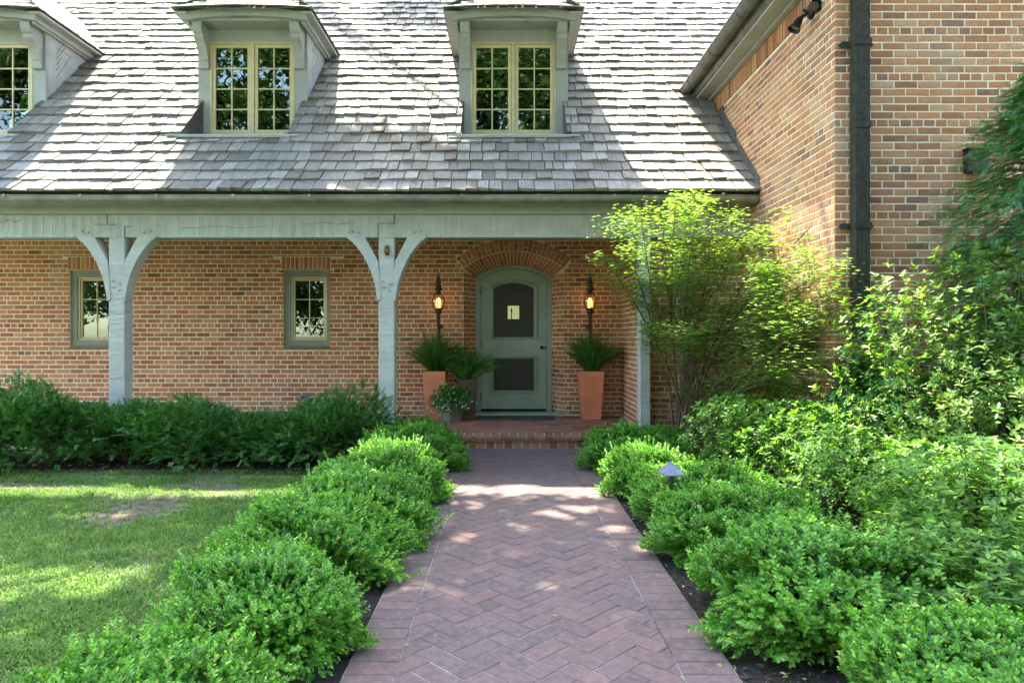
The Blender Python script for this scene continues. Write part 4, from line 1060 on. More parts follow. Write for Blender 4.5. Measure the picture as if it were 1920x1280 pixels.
def sprigbush(seed, rad, hgt_, n, nl, L, W, stem, mats, upb=.5, ang=.75, inner=3000, amp=.12, name='boxwood_shrub', shell=.16, fr=3.2, spikes=0):
    """a mound of short leafy shoots over inner leaves darkened to paint the shade inside"""
    r = np.random.default_rng(seed); lb = LB()
    d = dirs(r, n, -.5); lp = lump(d, seed, amp, fr)*(1-shell*r.random(n)**1.5)
    sc = np.array([rad, rad, hgt_*.62]); c = np.array([0, 0, hgt_*.40])
    P = c+d*sc*lp[:, None]; P[:, :2] *= (1+.18*np.clip((.17-P[:, 2])/.17, 0, 1))[:, None]; ok = P[:, 2] > .02; P, d = P[ok], d[ok]; n = len(P)
    g = norm(d/sc+np.array([0, 0, upb*2])+r.normal(size=(n, 3))*.35); st = stem*r.uniform(.5, 1.25, n)
    side = norm(np.cross(g, r.normal(size=(n, 3)))); oth = np.cross(g, side)
    for k in range(nl):
        f = (k+.3)/nl; a = k*2.4+r.uniform(0, .8, n)
        rd = side*np.cos(a)[:, None]+oth*np.sin(a)[:, None]
        dd = g*(.45+f*.8)+rd*ang; sz = (1.0-.35*abs(f-.4))*r.uniform(.75, 1.2, n)
        lb.add(leafarr(P-g*(st*(1-f))[:, None]*.9, dd, g*.8-rd*.3+r.normal(size=(n, 3))*.15, L*sz, W*sz))
    if spikes:
        m_ = r.integers(0, n, spikes); 
        for k in range(nl*2):
            f = k/(nl*2); a = k*2.4+r.uniform(0, .8, spikes); rd = side[m_]*np.cos(a)[:, None]+oth[m_]*np.sin(a)[:, None]
            gu = norm(g[m_]+np.array([0, 0, .5])); lb.add(leafarr(P[m_]+gu*(f*stem*1.6), gu*.6+rd*ang, gu, L*.9, W*.9))
    m2 = dirs(r, inner, -.4); P2 = c+m2*sc*(.35+.5*r.random(inner))[:, None]*lump(m2, seed, amp, fr)[:, None]; P2 = P2[P2[:, 2] > .02]
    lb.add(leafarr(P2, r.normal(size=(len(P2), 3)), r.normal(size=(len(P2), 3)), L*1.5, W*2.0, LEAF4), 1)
    # a few woody stems
    o = lb.build('foliage', mats)
    mb = MB(); rr = random.Random(seed)
    for k in range(14):
        a = rr.uniform(0, 6.28); q = rr.uniform(.3, .8); mb.tube([(.04*math.cos(a), .04*math.sin(a), 0), (rad*q*.5*math.cos(a), rad*q*.5*math.sin(a), hgt_*.35), (rad*q*math.cos(a+.3), rad*q*math.sin(a+.3), hgt_*.66)], [.010, .007, .003], 5)
    st_ = mb.build('stem', 'bark')
    return o, st_
def thing_of(parts, name, loc, rz, sc, label, cat, group=None, first=False):
    e = empty(name, loc, label, cat, group); e.rotation_euler = (0, 0, rz); e.scale = sc if isinstance(sc, tuple) else (sc, sc, sc)
    for p in parts:
        q = p if first else p.copy()
        if not first: COL.objects.link(q)
        q.parent = e
    return e
class Kind:
    def __init__(s, protos): s.p = protos; s.used = [False]*len(protos)
    def place(s, i, *a, **k):
        e = thing_of(s.p[i], *a, first=not s.used[i], **k); s.used[i] = True; return e
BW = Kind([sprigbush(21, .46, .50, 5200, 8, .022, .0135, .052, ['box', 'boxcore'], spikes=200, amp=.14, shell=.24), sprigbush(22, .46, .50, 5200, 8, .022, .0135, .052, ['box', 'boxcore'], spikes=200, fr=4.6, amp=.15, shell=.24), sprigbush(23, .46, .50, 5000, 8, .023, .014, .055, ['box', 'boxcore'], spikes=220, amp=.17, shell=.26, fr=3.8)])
left = [(7.42,-.93,.95,1.0,'boxwood of the left row next to the porch step, below the flower pot'),
        (6.72,-.95,.98,.95,'rounded boxwood second from the porch step in the left row'),
        (6.02,-.94,1.0,1.0,'boxwood in the left row with a sunlit yellow-green top'),
        (5.28,-.96,1.0,.95,'boxwood in the left row whose top stands beside the sun-striped path'),
        (4.52,-.96,1.0,.96,'broad boxwood in the middle of the left row'),
        (3.72,-.98,.98,.92,'wide boxwood in the left row just behind the two nearest ones'),
        (2.95,-1.02,.94,.9,'large boxwood in the left row reaching over the brick edge, second nearest'),
        (1.98,-1.06,.80,.84,'nearest boxwood of the left row, beside the black edging')]
for i, (y, x, s_, sz, lab) in enumerate(left):
    BW.place(i % 3, 'boxwood_shrub', (x-.045+.03*math.sin(i*2.3), y, 0), i*1.7, (s_*(.92+.05*math.sin(i*1.9)), s_*1.12, sz*(.89+.06*math.sin(i*2.7))), lab, 'shrub', group='boxwoods along the left of the path')
right = [(6.72,1.40,1.0,.74,'boxwood of the right row by the porch step with white sunlit tips'),
         (5.75,1.34,.78,.70,'small boxwood left of the grey cone path light'),
         (4.92,1.58,1.0,.72,'boxwood of the right row just in front of the cone path light'),
         (4.10,1.50,.96,.68,'boxwood in the middle of the right row, third from the camera'),
         (3.12,1.64,1.16,.78,'large rounded boxwood of the right row, second nearest the camera'),
         (2.12,1.80,1.0,.70,'nearest boxwood of the right row, cut off by the lower edge')]
for i, (y, x, s_, sz, lab) in enumerate(right):
    BW.place((i+1) % 3, 'boxwood_shrub', (x-.10, y, 0), i*2.1+.5, (s_*1.10, s_*1.12, sz*1.16), lab, 'shrub', group='boxwoods along the right of the path')
# yews: feathery sprays
def yew(seed, rad, hgt_, n=3600):
    r = np.random.default_rng(seed); lb = LB()
    d = dirs(r, n, -.35); lp = lump(d, seed, .26, 3.6)*(1-.5*r.random(n)**1.3); sc = np.array([rad, rad*.8, hgt_*.62]); c = np.array([0, 0, hgt_*.40])
    P = c+d*sc*lp[:, None]; P[:, :2] *= (1+.55*np.clip((.3-P[:, 2])/.3, 0, 1))[:, None]; ok = P[:, 2] > .03; P, d = P[ok], d[ok]; n = len(P)
    g = norm(d+np.array([0, 0, .12])+r.normal(size=(n, 3))*.55); st = .115*r.uniform(.5, 1.3, n)
    hi = r.random(n) > .965; st[hi] *= 2.2
    side = norm(np.cross(g, np.array([0, 0, 1])+r.normal(size=(n, 3))*.3)); up_ = np.cross(side, g)
    for k in range(16):
        f = k/16
        for s_ in (-1, 1):
            dd = side*s_*.9+g*.55+up_*.15; lb.add(leafarr(P+g*(st*f)[:, None], dd, up_, .030*(1-.5*f)*r.uniform(.8, 1.2, n), .0075, LEAF4))
    m2 = dirs(r, 2500, -.3); P2 = c+m2*sc*(.25+.55*r.random(2500))[:, None]; P2 = P2[P2[:, 2] > .1]
    lb.add(leafarr(P2, r.normal(size=(len(P2), 3)), r.normal(size=(len(P2), 3)), .04, .02, LEAF4), 1)
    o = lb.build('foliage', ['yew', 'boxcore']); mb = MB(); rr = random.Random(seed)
    for k in range(16):
        a = rr.uniform(0, 6.28); q = rr.uniform(.3, .95); mb.tube([(.05*math.cos(a), .05*math.sin(a), 0), (rad*q*.5*math.cos(a), rad*q*.5*math.sin(a), hgt_*.3), (rad*q*math.cos(a+.3), rad*q*.8*math.sin(a+.3), hgt_*.65)], [.014, .009, .004], 5)
    return o, mb.build('stem', 'bark')
YW = Kind([yew(31, .68, .80), yew(32, .68, .80)])
for i, (x, y, s_, sz, lab) in enumerate([(-5.75,7.38,1.15,1.12,'tall dark yew at the left edge below the small window'),
        (-5.0,7.30,1.05,1.08,'dark yew on the left of the first porch post base'), (-4.15,7.42,1.0,.98,'dark yew on the right of the first porch post base'),
        (-3.35,7.36,.98,.86,'dark yew with an upright shoot in the middle of the hedge'), (-2.62,7.38,.92,.80,'low dark yew under the small porch window vent'),
        (-1.92,7.40,.95,.98,'dark yew at the foot of the middle porch post'), (-6.7,7.4,1.15,1.1,'dark yew cut off by the left edge')]):
    if i == 6: continue
    YW.place(i % 2, 'yew_shrub', (x, y-.12, 0), i*.9-.4, (s_, s_*1.1, sz*.84), lab, 'shrub', group='yews in front of the porch')
# leafy shrubs with whorls
def whorlbush(seed, rad, hgt_, n, L, W, mats, per=7, amp=.22, shell=.55, tw=.16, flat=.9, fr=2.8):
    r = np.random.default_rng(seed); lb = LB()
    d = dirs(r, n, -.3); lp = lump(d, seed, amp, fr)*(1-shell*r.random(n)**1.4); sc = np.array([rad, rad, hgt_*.6]); c = np.array([0, 0, hgt_*.42])
    P = c+d*sc*lp[:, None]; ok = P[:, 2] > .05; P, d = P[ok], d[ok]; n = len(P)
    g = norm(d*.7+np.array([0, 0, .9])+r.normal(size=(n, 3))*.35); side = norm(np.cross(g, r.normal(size=(n, 3)))); oth = np.cross(g, side)
    for k in range(per):
        a = 2*np.pi*k/per+r.uniform(-.3, .3, n); rd = side*np.cos(a)[:, None]+oth*np.sin(a)[:, None]
        tilt = r.uniform(.15, .9, n)[:, None]; dd = rd*flat+g*tilt; sz = r.uniform(.6, 1.15, n)
        lb.add(leafarr(P+g*(r.uniform(-.02, .012, n))[:, None], dd, g-rd*tilt, L*sz, W*sz, droop=.12))
    for k in range(4):                                      # leaves lower on the twig
        a = r.uniform(0, 6.28, n); rd = side*np.cos(a)[:, None]+oth*np.sin(a)[:, None]
        lb.add(leafarr(P-g*(.03+.03*k), rd+g*.2, g, L*.9*r.uniform(.6, 1.1, n), W*.9, droop=.2))
    mb = MB(); rr = random.Random(seed); idx = rr.sample(range(n), min(n, 130))
    for q in idx:
        p = Vector(P[q]); a = math.atan2(p.y, p.x)
        mb.tube([Vector((.06*math.cos(a), .06*math.sin(a), 0)), Vector((p.x*.45, p.y*.45, p.z*.55)), p-Vector(g[q])*.06, p], [.011, .006, .003, .002], 4, False)
    return lb.build('foliage', mats), mb.build('stem', 'bark')
def place1(pr, name, loc, rz, sc, label, cat, group=None): return thing_of(pr, name, loc, rz, sc, label, cat, group, first=True)
AZ = Kind([whorlbush(41, .78, 1.0, 1250, .056, .021, ['azalea'], 7)])
grpA = 'azaleas in the right bed'
AZ.place(0, 'azalea_shrub', (X(1450, 6.1), 6.0, 0), .3, (.98, .9, .92), 'grey-green azalea at the foot of the maple, behind the boxwoods', 'shrub', group=grpA)
AZ.place(0, 'azalea_shrub', (X(1610, 4.9), 4.9, 0), 2.0, (.85, .85, .80), 'dark shaded azalea in the middle of the bed behind the large boxwood', 'shrub', group=grpA)
AZ.place(0, 'azalea_shrub', (X(1840, 3.75), 3.75, 0), 4.0, (.95, .9, .80), 'olive-green azalea at the right edge beside the second nearest boxwood', 'shrub', group=grpA)
AZ.place(0, 'azalea_shrub', (X(1900, 2.95), 2.95, 0), 5.2, (.85, .8, .56), 'low azalea at the right edge behind the nearest boxwood', 'shrub', group=grpA)
place1(whorlbush(43, .60, 1.40, 1500, .05, .024, ['darkleaf'], 6, shell=.6), 'laurel_shrub', (X(1640, 5.5), 5.42, 0), 1.1, (1, .8, 1.0), 'glossy deep-green shrub below the dark downspout', 'shrub')
place1(whorlbush(44, .92, 1.75, 2100, .056, .023, ['lime'], 7, shell=.6, amp=.26), 'azalea_shrub', (X(1850, 4.7)+.05, 4.62, 0), 1.4, (.92, .85, .93), 'tall yellow-green azalea in front of the conifer at the right edge', 'shrub', grpA)

# ---------------------------------------------------------------- japanese maple
def maple():
    base = (X(1287, 7.55), 7.55, 0); r = np.random.default_rng(7); rr = random.Random(7)
    e = empty('japanese_maple', base, 'multi-stemmed Japanese maple with lacy yellow-green leaves against the brick corner', 'tree')
    mb = MB(); tips = []; majors = []
    aims = [(1120,470),(1150,400),(1200,380),(1235,370),(1270,365),(1320,360),(1370,372),(1420,395),(1470,395),(1520,425),(1560,450),(1585,490),(1540,520),(1480,500),(1180,480),(1240,470),(1300,450),(1360,460),(1430,470),(1500,570),(1560,560),(1330,600),(1390,640),(1440,590),(1230,560),(1200,600),(1590,530),(1450,690),(1350,720),(1600,610),(1610,560),(1520,640),(1290,520),(1400,540),(1500,640),(1560,680),(1455,640),(1620,655),(1400,570),(1345,545),(1540,600),(1590,710),(1480,700),(1420,720),(1270,610)]
    for i, (px, py) in enumerate(aims):
        d = 7.35-1.2*rr.random()+.3*rr.random(); d = min(d, 2.78*1250/(px-950)); tx, tz = X(px, d)-base[0], Z(py, d); ty = d-base[1]
        a = rr.uniform(-.12, .12); tz = min(tz, 3.05)
        big = i % 3 == 0
        p0 = Vector((a, rr.uniform(-.08, .08), 0)); p3 = Vector((tx, ty, tz))
        if big: p1 = Vector((a*1.5+tx*.12, ty*.15, tz*.38)); p2 = Vector((tx*.5+rr.uniform(-.08, .08), ty*.5, tz*.74))
        else:
            near = min(majors, key=lambda m_: (m_[10]-p3).length); p0 = near[4 if tz < 1.6 else 5]; p1 = p0.lerp(p3, .3)+Vector((0, 0, .10)); p2 = p0.lerp(p3, .7)+Vector((rr.uniform(-.05, .05), 0, .06))
        pts = []
        for k in range(11):
            t_ = k/10; pts.append(p0*(1-t_)**3+p1*3*t_*(1-t_)**2+p2*3*t_*t_*(1-t_)+p3*t_**3)
        if big: majors.append(pts)
        mb.tube(pts, [(.016 if big else .007)*(1-.8*k/10)+.0015 for k in range(11)], 6)
        for s_ in range(11):
            k = rr.uniform(.42 if not big else .55, 1); p = pts[min(10, int(k*10))]; ang = rr.uniform(0, 6.28); ln = rr.uniform(.18, .42)
            q = p+Vector((math.cos(ang)*ln, math.sin(ang)*ln*.8, rr.uniform(.0, .16)))
            if q.z > 3.12: q.z = 3.12
            m_ = (p+q)/2+Vector((0, 0, .03)); mb.tube([p, m_, q], [.0028, .002, .001], 4, False)
            tips.append((p, m_, q))
    stem = mb.build('stem', 'twig', e)
    lb = LB(); P = []; 
    for (p, m_, q) in tips:
        for _ in range(62 if m_.z > 1.5 else 54):
            t_ = rr.random(); c = p.lerp(q, t_)+Vector((rr.gauss(0, .075), rr.gauss(0, .075), rr.gauss(0, .05))); P.append(c)
    P = np.array([tuple(p) for p in P]); P = P[(P[:, 1]+base[1] < DR-.03)&(P[:, 0]+base[0] < XW-.03+np.where(P[:, 1]+base[1] < DWF-.02, 9, 0))]; n = len(P)
    az = r.uniform(0, 6.28, n); out = np.stack([np.cos(az), np.sin(az), r.uniform(-.35, .1, n)], 1); up_ = np.tile([0, 0, 1.0], (n, 1))+r.normal(size=(n, 3))*.3
    s_ = r.uniform(.7, 1.15, n)
    for k, (a, l) in enumerate(((0, 1), (.75, .85), (-.75, .85), (1.6, .5), (-1.6, .5))):  # lobes of the palmate leaf
        ca, sa = math.cos(a), math.sin(a); dd = np.stack([out[:, 0]*ca-out[:, 1]*sa, out[:, 0]*sa+out[:, 1]*ca, out[:, 2]], 1)
        lb.add(leafarr(P, dd, up_, .042*l*s_, .0135*s_, LEAF4))
    lb.build('foliage', 'maple', e)
maple()
# ---------------------------------------------------------------- conifer against the wing
def conifer():
    base = (4.18, 4.95, 0); r = np.random.default_rng(9); e = empty('cypress_tree', base, 'dark feathery cypress at the right edge against the brick wing', 'tree')
    mb = MB(); mb.tube([(0,0,0),(.02,0,1.5),(0,0,3.4),(0,.03,4.6)], [.08,.06,.035,.01], 8); mb.build('trunk', 'bark', e)
    lb = LB(); nb = 1250; z = 4.6*(1-r.random(nb)**.8*.93); a = r.uniform(0, 6.28, nb); z = np.clip(z, .3, 4.65)
    Rm = np.interp(z, [0, .9, 1.9, 2.6, 3.1, 3.5, 4.6], [.8, .95, 1.0, .80, .48, .14, .03])*r.uniform(.72, 1.10, nb)
    mbb = MB()
    for i in range(nb):
        o_ = np.array([math.cos(a[i]), math.sin(a[i]), 0]); rad = Rm[i]; 
        m_ = 26; t_ = r.random(m_)**.6; droop = .10+.22*rad
        C = np.outer(t_*rad, o_)+np.stack([np.zeros(m_), np.zeros(m_), z[i]-.12*rad+t_*.10-droop*t_*t_], 1)+r.normal(size=(m_, 3))*np.array([.05, .05, .02])
        g = norm(o_+np.array([0, 0, -.35])+r.normal(size=(m_, 3))*.45); sd = norm(np.cross(g, [0, 0, 1.0])); nr = np.cross(sd, g)+r.normal(size=(m_, 3))*.2
        L_ = .10*r.uniform(.7, 1.3, m_)
        for k in range(7):
            f = k/7
            for s_ in (-1, 1): lb.add(leafarr(C+g*(L_*f)[:, None], sd*s_*.75+g*.8, nr, .042*(1-.5*f), .007, LEAF4))
        if i % 6 == 0: mbb.tube([(0, 0, z[i]-.15*rad), tuple(o_*rad*.5+np.array([0, 0, z[i]])), tuple(o_*rad*.9+np.array([0, 0, z[i]-.15*rad]))], [.012, .007, .003], 4, False)
    ok = lb.build('crown', 'cedar', e); o_ = mbb.build('branches', 'bark', e); o_['kind'] = 'stuff'
conifer()
# ---------------------------------------------------------------- pots
def sqpot(mb, cx, cy, z0, z1, r0, r1, rot=0, lip=.0, th=.015):
    def sq(r, z, inset=0): return [(cx+math.sqrt(2)*r*math.cos(R(45+90*k+rot)), cy+math.sqrt(2)*r*math.sin(R(45+90*k+rot)), z) for k in range(4)]
    L = [sq(r0, z0), sq(r1, z1), sq(r1-th, z1), sq(r1-th-.01, z1-.05)]
    for A, B in zip(L, L[1:]):
        for i in range(4): j = (i+1) % 4; mb.poly([A[i], A[j], B[j], B[i]])
    mb.poly(L[0][::-1]); return L
def fern(seed, n, L, parent, top, spread=1.0, lean=0):
    r = np.random.default_rng(seed); lb = LB()
    for i in range(n):
        a = r.uniform(0, 6.28); tilt = r.uniform(.03, .68)*spread; ln = L*r.uniform(.6, 1.1); o_ = np.array([math.cos(a), math.sin(a), 0]); o_[0] += lean
        m_ = 34; t_ = np.linspace(.05, 1, m_)
        C = np.outer(np.sin(tilt)*t_*ln+(.10*t_**3)*ln*tilt*2.2, o_)+np.outer(np.cos(tilt)*t_*ln-(t_**3)*.18*ln*tilt*2, [0, 0, 1.0])+np.array([0, 0, top])+o_*.05*np.array([1, 1, 0])
        g = norm(np.gradient(C, axis=0)); sd = norm(np.cross(g, np.array([0, 0, 1.0])+r.normal(size=3)*.8)); nr = np.cross(sd, g)
        wl = .036*np.sin(np.pi*np.clip(t_, .02, .98))**.5*r.uniform(.7, 1.2)
        for s_ in (-1, 1): lb.add(leafarr(C, sd*s_+g*.9, nr+r.normal(size=(m_, 3))*.2, wl, .011, LEAF4))
    return lb.build('fern_fronds', 'fern', parent)
pot = empty('potted_fern', (X(1107.5, 9.55), 9.58, PF), 'upright fern in a tall terracotta pot right of the door', 'potted plant', 'ferns in tall pots by the door')
mb = MB(); sqpot(mb, 0, 0, .0, .685, .127, .168, 3); mb.build('pot', 'terracotta', pot, bevel=.006)
mb = MB(); mb.box(-.15,.15,-.15,.15,.60,.645); mb.build('soil', 'soil', pot); fern(51, 230, .60, pot, .63, 1.0, .12)
pot = empty('potted_fern', (X(816.5, 9.55), 9.58, PF), 'bushy fern in a tall terracotta pot at the far left of the door', 'potted plant', 'ferns in tall pots by the door')
mb = MB(); sqpot(mb, 0, 0, .0, .685, .127, .160, -3); mb.build('pot', 'terracotta', pot, bevel=.006)
mb = MB(); mb.box(-.14,.14,-.14,.14,.60,.645); mb.build('soil', 'soil', pot); fern(52, 240, .62, pot, .63, 1.1)
pot = empty('potted_fern', (X(876, 9.6), 9.52, PF), 'smaller fern in a dark tapered pot close to the door frame', 'potted plant', 'ferns in tall pots by the door')
mb = MB(); sqpot(mb, 0, 0, .0, .57, .085, .125, 24); mb.build('pot', 'darkpot', pot, bevel=.006)
mb = MB(); mb.box(-.09,.09,-.09,.09,.50,.54); mb.build('soil', 'soil', pot); fern(53, 150, .52, pot, .53, 1.25, .1)
pot = empty('flower_pot', (X(845, 9.2), 9.25, PF), 'short square grey clay pot of white flowers with one pink geranium', 'potted plant')
mb = MB(); sqpot(mb, 0, 0, .0, .265, .098, .135, 42); mb.build('pot', 'greypot', pot, bevel=.008)
mb = MB(); mb.box(-.08,.08,-.08,.08,.20,.24); mb.build('soil', 'soil', pot)
r = np.random.default_rng(61); n = 1300; d = dirs(r, n, -.75); P = np.array([0, 0, .30])+d*np.array([.27, .22, .20])*r.uniform(.4, 1.05, n)[:, None]
lb = LB(); lb.add(leafarr(P, d+r.normal(size=(n, 3))*.6, np.array([0, 0, 1])+r.normal(size=(n, 3))*.4, .04, .032)); lb.build('foliage', 'darkleaf', pot)
n = 46; a = r.uniform(-3.4, .2, n); q = r.uniform(.19, .36, n); P = np.stack([q*np.cos(a), q*np.sin(a)*.8, .40-1.0*(q-.13)+r.normal(size=n)*.05], 1); P = P[P[:, 2] > .03]
for p_ in P:                                                # each little flower is a part of the pot
    lb = LB(); tl_ = r.normal(size=3)*.3
    for k in range(5):
        aa = k*1.2566; lb.add(leafarr(p_[None, :], np.array([[math.cos(aa), 0, math.sin(aa)]]), np.array([[0, -1.0, .4]])+tl_, .0105, .009, LEAF4))
    lb.build('white_flower', 'whitef', pot)
mb = MB()
for k in range(16):
    a, b_ = random.Random(k).uniform(0, 6.28), random.Random(k+50).uniform(0, 1); mb.lathe((.045+.022*math.cos(a)*b_, -.13, .475+.022*math.sin(a)*b_), [(.001,0),(.009,.006),(.001,.012)], 6)
mb.build('pink_flower', 'pinkf', pot)
mb = MB(); mb.tube([(.02,-.05,.25),(.045,-.13,.48)], .003, 5); mb.build('flower_stem', 'fern', pot)
# ---------------------------------------------------------------- path light
pl = empty('path_light', (X(1257.5, 4.62), 4.62, 0), 'blue-grey cone-topped path light among the right boxwoods', 'lamp')
k = 4.62/1250; zt, ze = Z(863, 4.62), Z(887, 4.62); rr_ = 27*k
mb = MB(); A = [(rr_*math.cos(R(45+90*q+14)), rr_*math.sin(R(45+90*q+14)), ze) for q in range(4)]
for q in range(4): mb.add([A[q], A[(q+1) % 4], (0, 0, zt), (A[q][0]*.98, A[q][1]*.98, ze-.006), (A[(q+1) % 4][0]*.98, A[(q+1) % 4][1]*.98, ze-.006)], [(0,1,2), (3,4,1,0)])
mb.poly([(x_*.98, y_*.98, ze-.006) for x_, y_, _ in A][::-1]); mb.build('hat', 'bluegrey', pl)
mb = MB(); mb.tube([(0,0,0),(0,0,ze-.07)], .013, 10); mb.tube([(0,0,ze-.075),(0,0,ze-.01)], .03, 12); mb.build('post', 'bronze', pl)

# ---------------------------------------------------------------- lawn blades and litter
r = np.random.default_rng(71); n = 210000
y = 2.0+4.75*r.random(n)**1.25; x = r.uniform(-1, 0, n)*(y*.80+.2); ok = x < -1.47-np.interp(y, [0, 2.2, 2.6, 3.2, 4], [.7, .30, .20, .04, .0]); x, y = x[ok], y[ok]
x2, y2 = x, y; dens = .5+.28*np.sin(x*2.1+1)*np.cos(y*2.7)+.2*np.sin(x*5.3+y*4.1)
for (cx, cy, rx, ry) in PATCH: q = ((x-cx)/rx)**2+((y-cy)/ry)**2; dens = np.where(q < 1.7, np.minimum(dens, .05+.42*np.clip(q-.35, 0, 1.4)+.3*np.sin(x*23+y*11)*np.sin(y*31-x*9)), dens)
dens = np.where(y > 6.45, dens*.55, dens)
ok = r.random(len(x)) < dens+.26*np.clip((dens-.1)*4, 0, 1); ok &= dens > .0; x, y = x[ok], y[ok]; n = len(x)
P = np.stack([x, y, np.full(n, -.012)], 1); a = r.uniform(0, 6.28, n); ln = r.uniform(.025, .060, n)*(.8+.5*np.clip(np.sin(x*7+np.cos(y*5)*2)*np.cos(y*8+x*3), 0, 1)); le = r.uniform(.25, 1.5, n)
dd = norm(np.stack([np.cos(a)*le, np.sin(a)*le, np.ones(n)], 1)); sd = np.stack([-np.sin(a), np.cos(a), np.zeros(n)], 1); wdt = r.uniform(.0018, .0034, n)[:, None]
mid = P+dd*ln[:, None]*.55; tip = P+dd*ln[:, None]+np.stack([np.cos(a), np.sin(a), np.full(n, -.7)], 1)*(ln*le*.28)[:, None]
V = np.stack([P-sd*wdt, P+sd*wdt, mid+sd*wdt*.8, mid-sd*wdt*.8, tip], 1).reshape(-1, 3); b5 = (np.arange(n)*5)[:, None]
gr = mesh_np('lawn_grass', V, [b5+np.array([[0,1,2,3]]), b5+np.array([[3,2,4]])], 'grass'); tag(gr, 'short patchy lawn grass left of the boxwood row', 'grass', kind='stuff')
r = np.random.default_rng(72); n = 440
x = np.concatenate([r.uniform(-6, -1.7, 200), r.uniform(-.6, .9, 12)**1, r.uniform(.80, 2.6, 228)]); y = np.concatenate([r.uniform(6.6, 7.0, 200), r.uniform(1.8, 7.5, 12), r.uniform(2, 7.8, 228)])
P = np.stack([x, y, np.full(n, .006)+np.where((x > -.62)&(x < .9), .012, 0)], 1); lb = LB(); lb.add(leafarr(P, r.normal(size=(n, 3))*np.array([1, 1, .12]), np.array([0, 0, 1])+r.normal(size=(n, 3))*.3, .03, .015, LEAF6, 1.5))
o = lb.build('leaf_litter', 'deadleaf'); tag(o, 'scattered pale fallen leaves on the mulch', 'leaf litter', kind='stuff')
r = np.random.default_rng(73); n = 16000; x = np.concatenate([r.uniform(.90, 2.3, 12000), r.uniform(-1.6, -.64, 1500), r.uniform(-6.5, -1.6, 2500)]); y = np.concatenate([r.uniform(1.5, 7.9, 13500), r.uniform(6.75, 7.6, 2500)])
P = np.stack([x, y, r.uniform(0, .008, n)], 1); lb = LB(); lb.add(leafarr(P, r.normal(size=(n, 3))*np.array([1, 1, .3]), np.array([0, 0, 1])+r.normal(size=(n, 3))*.4, .032, .008, LEAF4))
o = lb.build('mulch_chips', 'chips'); tag(o, 'dark shredded bark mulch in the beds', 'mulch', kind='stuff')

# ---------------------------------------------------------------- tall shade trees outside the frame, crowns shaped for the sun patches
SL = np.array([-.20, .52, 1.0])
LIT = [  # target x, y, z, radii: crown leaves are cut out so the sun reaches these places
    (.75, 5.85, 0, .75, .22), (.1, 5.75, 0, .35, .10), (-.45, 5.3, 0, .22, .12), (-.42, 5.75, 0, .2, .06), (.78, 4.6, 0, .16, .12), (.95, 4.15, 0, .2, .12), (.55, 5.1, 0, .22, .1), (.35, 4.9, 0, .15, .07), (-.32, 4.35, 0, .15, .07), (.05, 4.55, 0, .13, .06), (.2, 3.55, 0, .10, .06),
    (-1.05, 5.75, .45, .45, .34), (-.95, 6.5, .45, .35, .3), (-.9, 4.9, .45, .25, .15), (1.5, 4.4, .4, .22, .15), (1.6, 3.3, .45, .3, .12), (-.6, 3.7, .4, .15, .1), (.6, 3.2, 0, .12, .06), (-.1, 2.9, 0, .1, .05), (-.70, 6.7, .4, .25, .2), (1.35, 6.5, .35, .5, .35), (-3.9, 6.05, 0, 1.6, .20), (-2.0, 6.0, 0, .45, .12), (-2.55, 3.75, 0, .8, .16), (-3.1, 5.0, 0, .35, .12), (-2.35, 3.6, 0, .35, .2), (-3.0, 3.4, 0, .5, .2),
    (2.0, 7.0, 2.4, 1.9, 1.2), (2.5, 6.2, 1.8, 1.2, 1.2), (2.9, 6.4, 1.2, .5, .5), (2.9, 6.4, 2.1, .5, 1.0), (3.1, 4.6, 1.4, .95, .6), (2.8, 3.9, 1.0, .6, .3), (2.4, 5.4, .9, .5, .35), (3.4, 3.9, 1.0, .6, .4), (2.5, 3.3, .8, .35, .2), (2.2, 6.2, .9, .5, .3), (1.9, 6.6, 1.4, 1.2, .5),
    (-4.0, 3.9, 0, .8, .22), (-1.2, 4.3, .45, .18, .12)]
